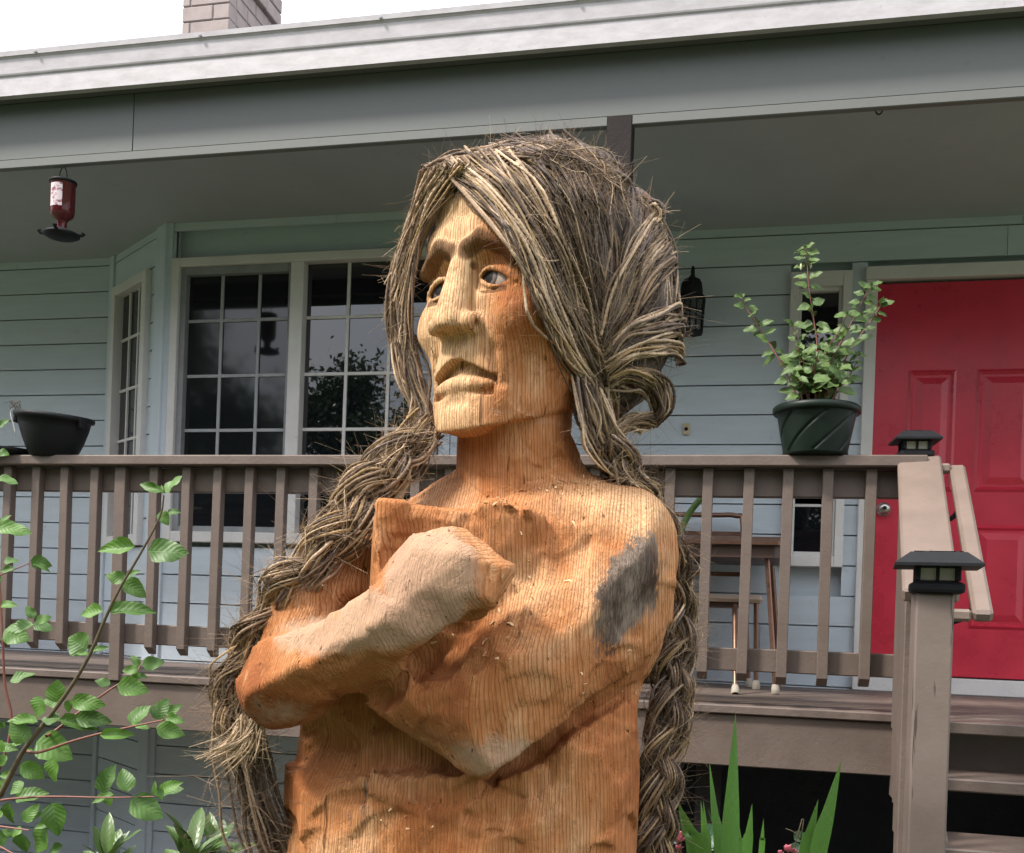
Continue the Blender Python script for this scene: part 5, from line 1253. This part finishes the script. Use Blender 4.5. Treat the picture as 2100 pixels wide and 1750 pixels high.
l7 = [(1190, 670, 1010, 598, .7), (1210, 670, 1327, 543, .9), (1192, 680, 1180, 612, .5), (1170, 815, 1235, 908, 1.3), (1230, 825, 1318, 808, 1.1), (990, 1072, 705, 1082, .8), (1085, 1100, 1378, 1108, .95), (920, 1310, 772, 1275, 1.0), (930, 1290, 1022, 1238, 1.0), (905, 1325, 1072, 1432, 1.35), (760, 1550, 570, 1552, 1.0), (810, 1558, 1132, 1518, .95),
      (-10, 560, 132, 602, .9), (-20, 920, 232, 962, .55), (10, 910, 72, 828, .9), (5, 910, -15, 840, .9), (30, 1185, 138, 1165, 1.1), (225, 1168, 382, 1208, .9), (235, 1200, 372, 1242, .5), (110, 1232, -10, 1245, .8), (10, 1505, 122, 1488, 1.1), (250, 1592, 190, 1498, 1.0), (245, 1642, 25, 1672, .8), (240, 1635, 392, 1672, 1.15), (30, 1690, 212, 1748, 1.2), (265, 1612, 378, 1580, .9), (-10, 370, 68, 395, 1.4), (-5, 190, 62, 130, 1.1), (0, 1330, -30, 1260, 1)]
for lst, fn in ((l8, Z8), (l7, Z7)):
    for (bx0, by0, tx0, ty0, wsc) in lst:
        D0 = DD+rnd.uniform(-.07, .07); bp, tp = fn(bx0, by0), fn(tx0, ty0)
        long_ = math.hypot(tp[0]-bp[0], tp[1]-bp[1]); fore = rnd.uniform(-.25, .25)*long_/F*DD
        b3, t3 = Vector(atD(*bp, D0)), Vector(atD(*tp, D0+fore))
        nrm = Vector(-FW)*rnd.uniform(.6, 1.0)+Vector((0, 0, 1))*rnd.uniform(.15, .9)+Vector(RT)*rnd.uniform(-.35, .35)
        put_leaf(DOG, b3, t3, nrm, dg, max(.7, wsc)*rnd.uniform(.95, 1.25))

# rhododendron clumps at the foot of the wall
def rhodo(cx, cy, D, n, size, label):
    c = Vector(atD(cx, cy, D)); e = empty('rhododendron', (c.x, c.y, .03)); tag(e, label, 'shrub', 'young rhododendrons below the porch')
    tubes('stem', [(spline([(c.x, c.y, .03), (c.x+.02, c.y+.01, c.z*.5), tuple(c)], 12), .008)], M['stem'], e, None, 7)
    for k in range(n):
        a = k*2.4+rnd.uniform(-.2, .2); tilt = rnd.uniform(.25, 1.25); d = Vector((math.cos(a)*math.sin(tilt), math.sin(a)*math.sin(tilt), math.cos(tilt)))
        s0 = c+Vector((0, 0, rnd.uniform(-.05, .03)))+d*.01; put_leaf(RHO, s0, s0+d*size*rnd.uniform(.75, 1.15), Vector((-d.x*.6, -d.y*.6-.3, .9)), e)
rhodo(398, 1778, 2.60, 20, .125, 'glossy green rhododendron shoot with many leaves beside the braid with a frayed tuft')
rhodo(440, 1775, 2.72, 14, .11, 'second glossy rhododendron shoot just behind the larger one beside braid')
rhodo(222, 1782, 2.55, 12, .105, 'small rhododendron shoot under the dogwood twigs by the wall')

# sword-leaved plant
gl = empty('gladiolus_plant', tuple(atD(1500, 1750, 2.4)*np.array([1, 1, 0])+np.array([0, 0, .03]))); tag(gl, 'clump of tall pointed sword shaped green leaves in front of deck', 'plant')
def ZG(x, y): return (1347.5+x*.2167, 1435+y*.2167)
for (tx, ty, bx0, by0, wd, D0) in ((743, 125, 690, 1500, 150, 2.36), (1745, 570, 1520, 1500, 135, 2.40), (1525, 945, 1400, 1500, 110, 2.44), (495, 585, 590, 1500, 90, 2.40), (900, 985, 850, 1500, 80, 2.42), (1008, 1125, 985, 1500, 45, 2.45), (413, 950, 470, 1500, 60, 2.45), (437, 950, 490, 1500, 50, 2.46), (190, 960, 440, 1500, 130, 2.33), (205, 1040, 330, 1500, 80, 2.35), (765, 1120, 790, 1500, 60, 2.45), (480, 1030, 600, 1400, 16, 2.47), (1540, 1160, 1500, 1500, 40, 2.43)):
    t3 = Vector(atD(*ZG(tx, ty), D0)); b3 = Vector(atD(*ZG(bx0, by0), D0)); d = (t3-b3).normalized()
    foot = Vector((gl.location.x+(b3.x-gl.location.x)*.35, gl.location.y+(b3.y-gl.location.y)*.35+rnd.uniform(-.02, .02), .03))
    P = spline([foot, foot.lerp(b3, .55)+Vector((0, 0, .05)), b3, b3.lerp(t3, .5), t3], 22)
    wm = wd*.2167/F*D0*.62; V, Fc, UV = [], [], []
    side = Vector(RT)*math.cos(.3)+Vector(FW)*rnd.uniform(-.4, .4); ki = 14
    for i, p in enumerate(P):
        k = i/21; hw = wm*(.75+.25*min(1, k/.55)) if k < .55 else wm*max(.012, (1-((k-.55)/.45)**1.35))
        for u in (-1, 0, 1): V.append(Vector(p)+side*hw*u+Vector(FW)*(.18*hw*abs(u))); UV.append((.5+.5*u, k*8))
    for i in range(21):
        for j in range(2): Fc.append((i*3+j, i*3+j+1, i*3+4+j, i*3+3+j))
    me = mesh('leaf', V, Fc, M['blade'], True); ul = me.uv_layers.new(name='UVMap')
    for lo in me.loops: ul.data[lo.index].uv = (UV[lo.vertex_index][0]*.02, UV[lo.vertex_index][1])
    ob('leaf', me, gl)
# begonia with pink flowers, low between the sword leaves
bg_ = empty('begonia_plant', (gl.location.x-.05, gl.location.y+.12, .03)); tag(bg_, 'low plant with small pink blossoms and round leaves among the sword leaves', 'plant')
PET = leaf_mesh('petal', M['pink'], el_, W=.42, fold=.2, curl=-.5, seed=3)
for zx, zy, s_ in ((200, 1310, .020), (205, 1395, .013), (1240, 1410, .016), (1300, 1435, .010), (1165, 1445, .009), (225, 1270, .012)):
    c = Vector(atD(*ZG(zx, zy), 2.5)); tubes('stem', [(spline([(c.x*.6+bg_.location.x*.4, c.y, .03), (c.x+.01, c.y, c.z*.6), tuple(c)], 10), .002)], M['redstem'], bg_, None, 5)
    for k in range(9):
        a = k*2.4; tl_ = .5+.09*k; d = Vector((math.cos(a)*math.sin(tl_), math.sin(a)*math.sin(tl_)-.3, math.cos(tl_))).normalized()
        o = put_leaf([PET], c-Vector((0, 0, s_*.5)), c-Vector((0, 0, s_*.5))+d*s_*1.2, Vector((-d.x, -d.y, .5)), bg_); o.name = 'petal'
for zx, zy, s_ in ((170, 1290, .035), (520, 1290, .06), (500, 1340, .05), (1345, 1290, .022), (1310, 1400, .02)):
    c = Vector(atD(*ZG(zx, zy), 2.52)); put_leaf(BEG, c-Vector((s_*.5, 0, .01)), c+Vector((s_*.5, -.01, .01)), Vector((.1, -.9, .5)), bg_)
tubes('stem', [(spline([atD(*ZG(1215, 1220), 2.5), atD(*ZG(1300, 1260), 2.5), atD(*ZG(1355, 1340), 2.5), atD(*ZG(1290, 1440), 2.5), (bg_.location.x, bg_.location.y, .03)], 20), .0016)], M['stem'], bg_, None, 5)

# ------------------------------------------------------------------ trees across the garden (seen mirrored in the windows)
def tree(x, y, h, rad, n, label, seed):
    rr = random.Random(seed); e = empty('garden_tree', (x, y, 0)); tag(e, label, 'tree', 'trees across the garden')
    P = [(x, y, 0)]+[(x+rr.uniform(-.2, .2), y+rr.uniform(-.2, .2), h*k) for k in (.3, .6, .95)]
    tubes('trunk', [(spline(P, 14), np.linspace(.22, .04, 14))]+[(spline([(x, y, h*k), (x+math.cos(a)*rad*.5, y+math.sin(a)*rad*.5, h*k+.5), (x+math.cos(a)*rad*.8, y+math.sin(a)*rad*.8, h*k+.9)], 8), np.linspace(.07, .02, 8)) for k, a in ((.3, 1), (.4, 3), (.5, 5), (.6, 2), (.7, 4))], M['trunkbark'], e, None, 8)
    r2 = np.random.default_rng(seed); cl = []
    for i in range(70):
        k = r2.uniform(.10, 1.0); rr_ = rad*(1.06-k)**.4*r2.uniform(.2, 1); a = r2.uniform(0, 6.28); cl.append((x+rr_*math.cos(a), y+rr_*math.sin(a), h*k))
    cl = np.array(cl); c = cl[r2.integers(0, len(cl), n)]+r2.normal(0, .32, (n, 3)); s_ = r2.uniform(.05, .11, n)
    u = r2.normal(size=(n, 3)); u /= np.linalg.norm(u, axis=1)[:, None]; v = np.cross(u, r2.normal(size=(n, 3))); v /= np.linalg.norm(v, axis=1)[:, None]
    V = np.stack([c-u*s_[:, None], c+v*s_[:, None]*.5, c+u*s_[:, None], c-v*s_[:, None]*.5], 1).reshape(-1, 3); Q = np.arange(n*4).reshape(-1, 4)
    me = fromnp('crown', V, Q, M['treeleaf'], False); tag(ob('crown', me, e), kind='stuff')
for k_, (tx_, ty_, th_, tr_, lab) in enumerate(((-21, -10, 9.0, 2.6, 'leafy tree at the far end of the garden row'), (-18.4, -11.5, 8.2, 2.4, 'second leafy tree from the far end of the garden row'), (-16, -10.5, 7.4, 2.3, 'lowest leafy tree between two taller garden trees'),
        (-13.6, -12, 8.8, 2.3, 'tall leafy tree beside the lowest one across the garden'), (-11.4, -11, 6.4, 2.2, 'low broad tree across the garden mirrored in the bay window'), (-9.4, -12.5, 6.9, 1.9, 'slim leafy tree across the garden mirrored beside the window mullion'),
        (-7.4, -11.5, 6.0, 2.2, 'round leafy tree across the garden beside a slim one'), (-4.8, -12, 9.4, 2.0, 'tallest slim tree of the garden row'), (-2.4, -11, 7.6, 2.3, 'bushy tree across the garden beside the tallest one'),
        (.4, -12, 8.0, 2.4, 'spreading leafy tree across the garden facing the front door'), (3.2, -11, 7.4, 2.4, 'full crowned tree across the garden opposite the stairs'), (6.2, -12, 8.6, 2.5, 'last leafy tree of the garden row past the stairs'))):
    tree(tx_, ty_, th_, tr_, 20000, lab, k_+1)
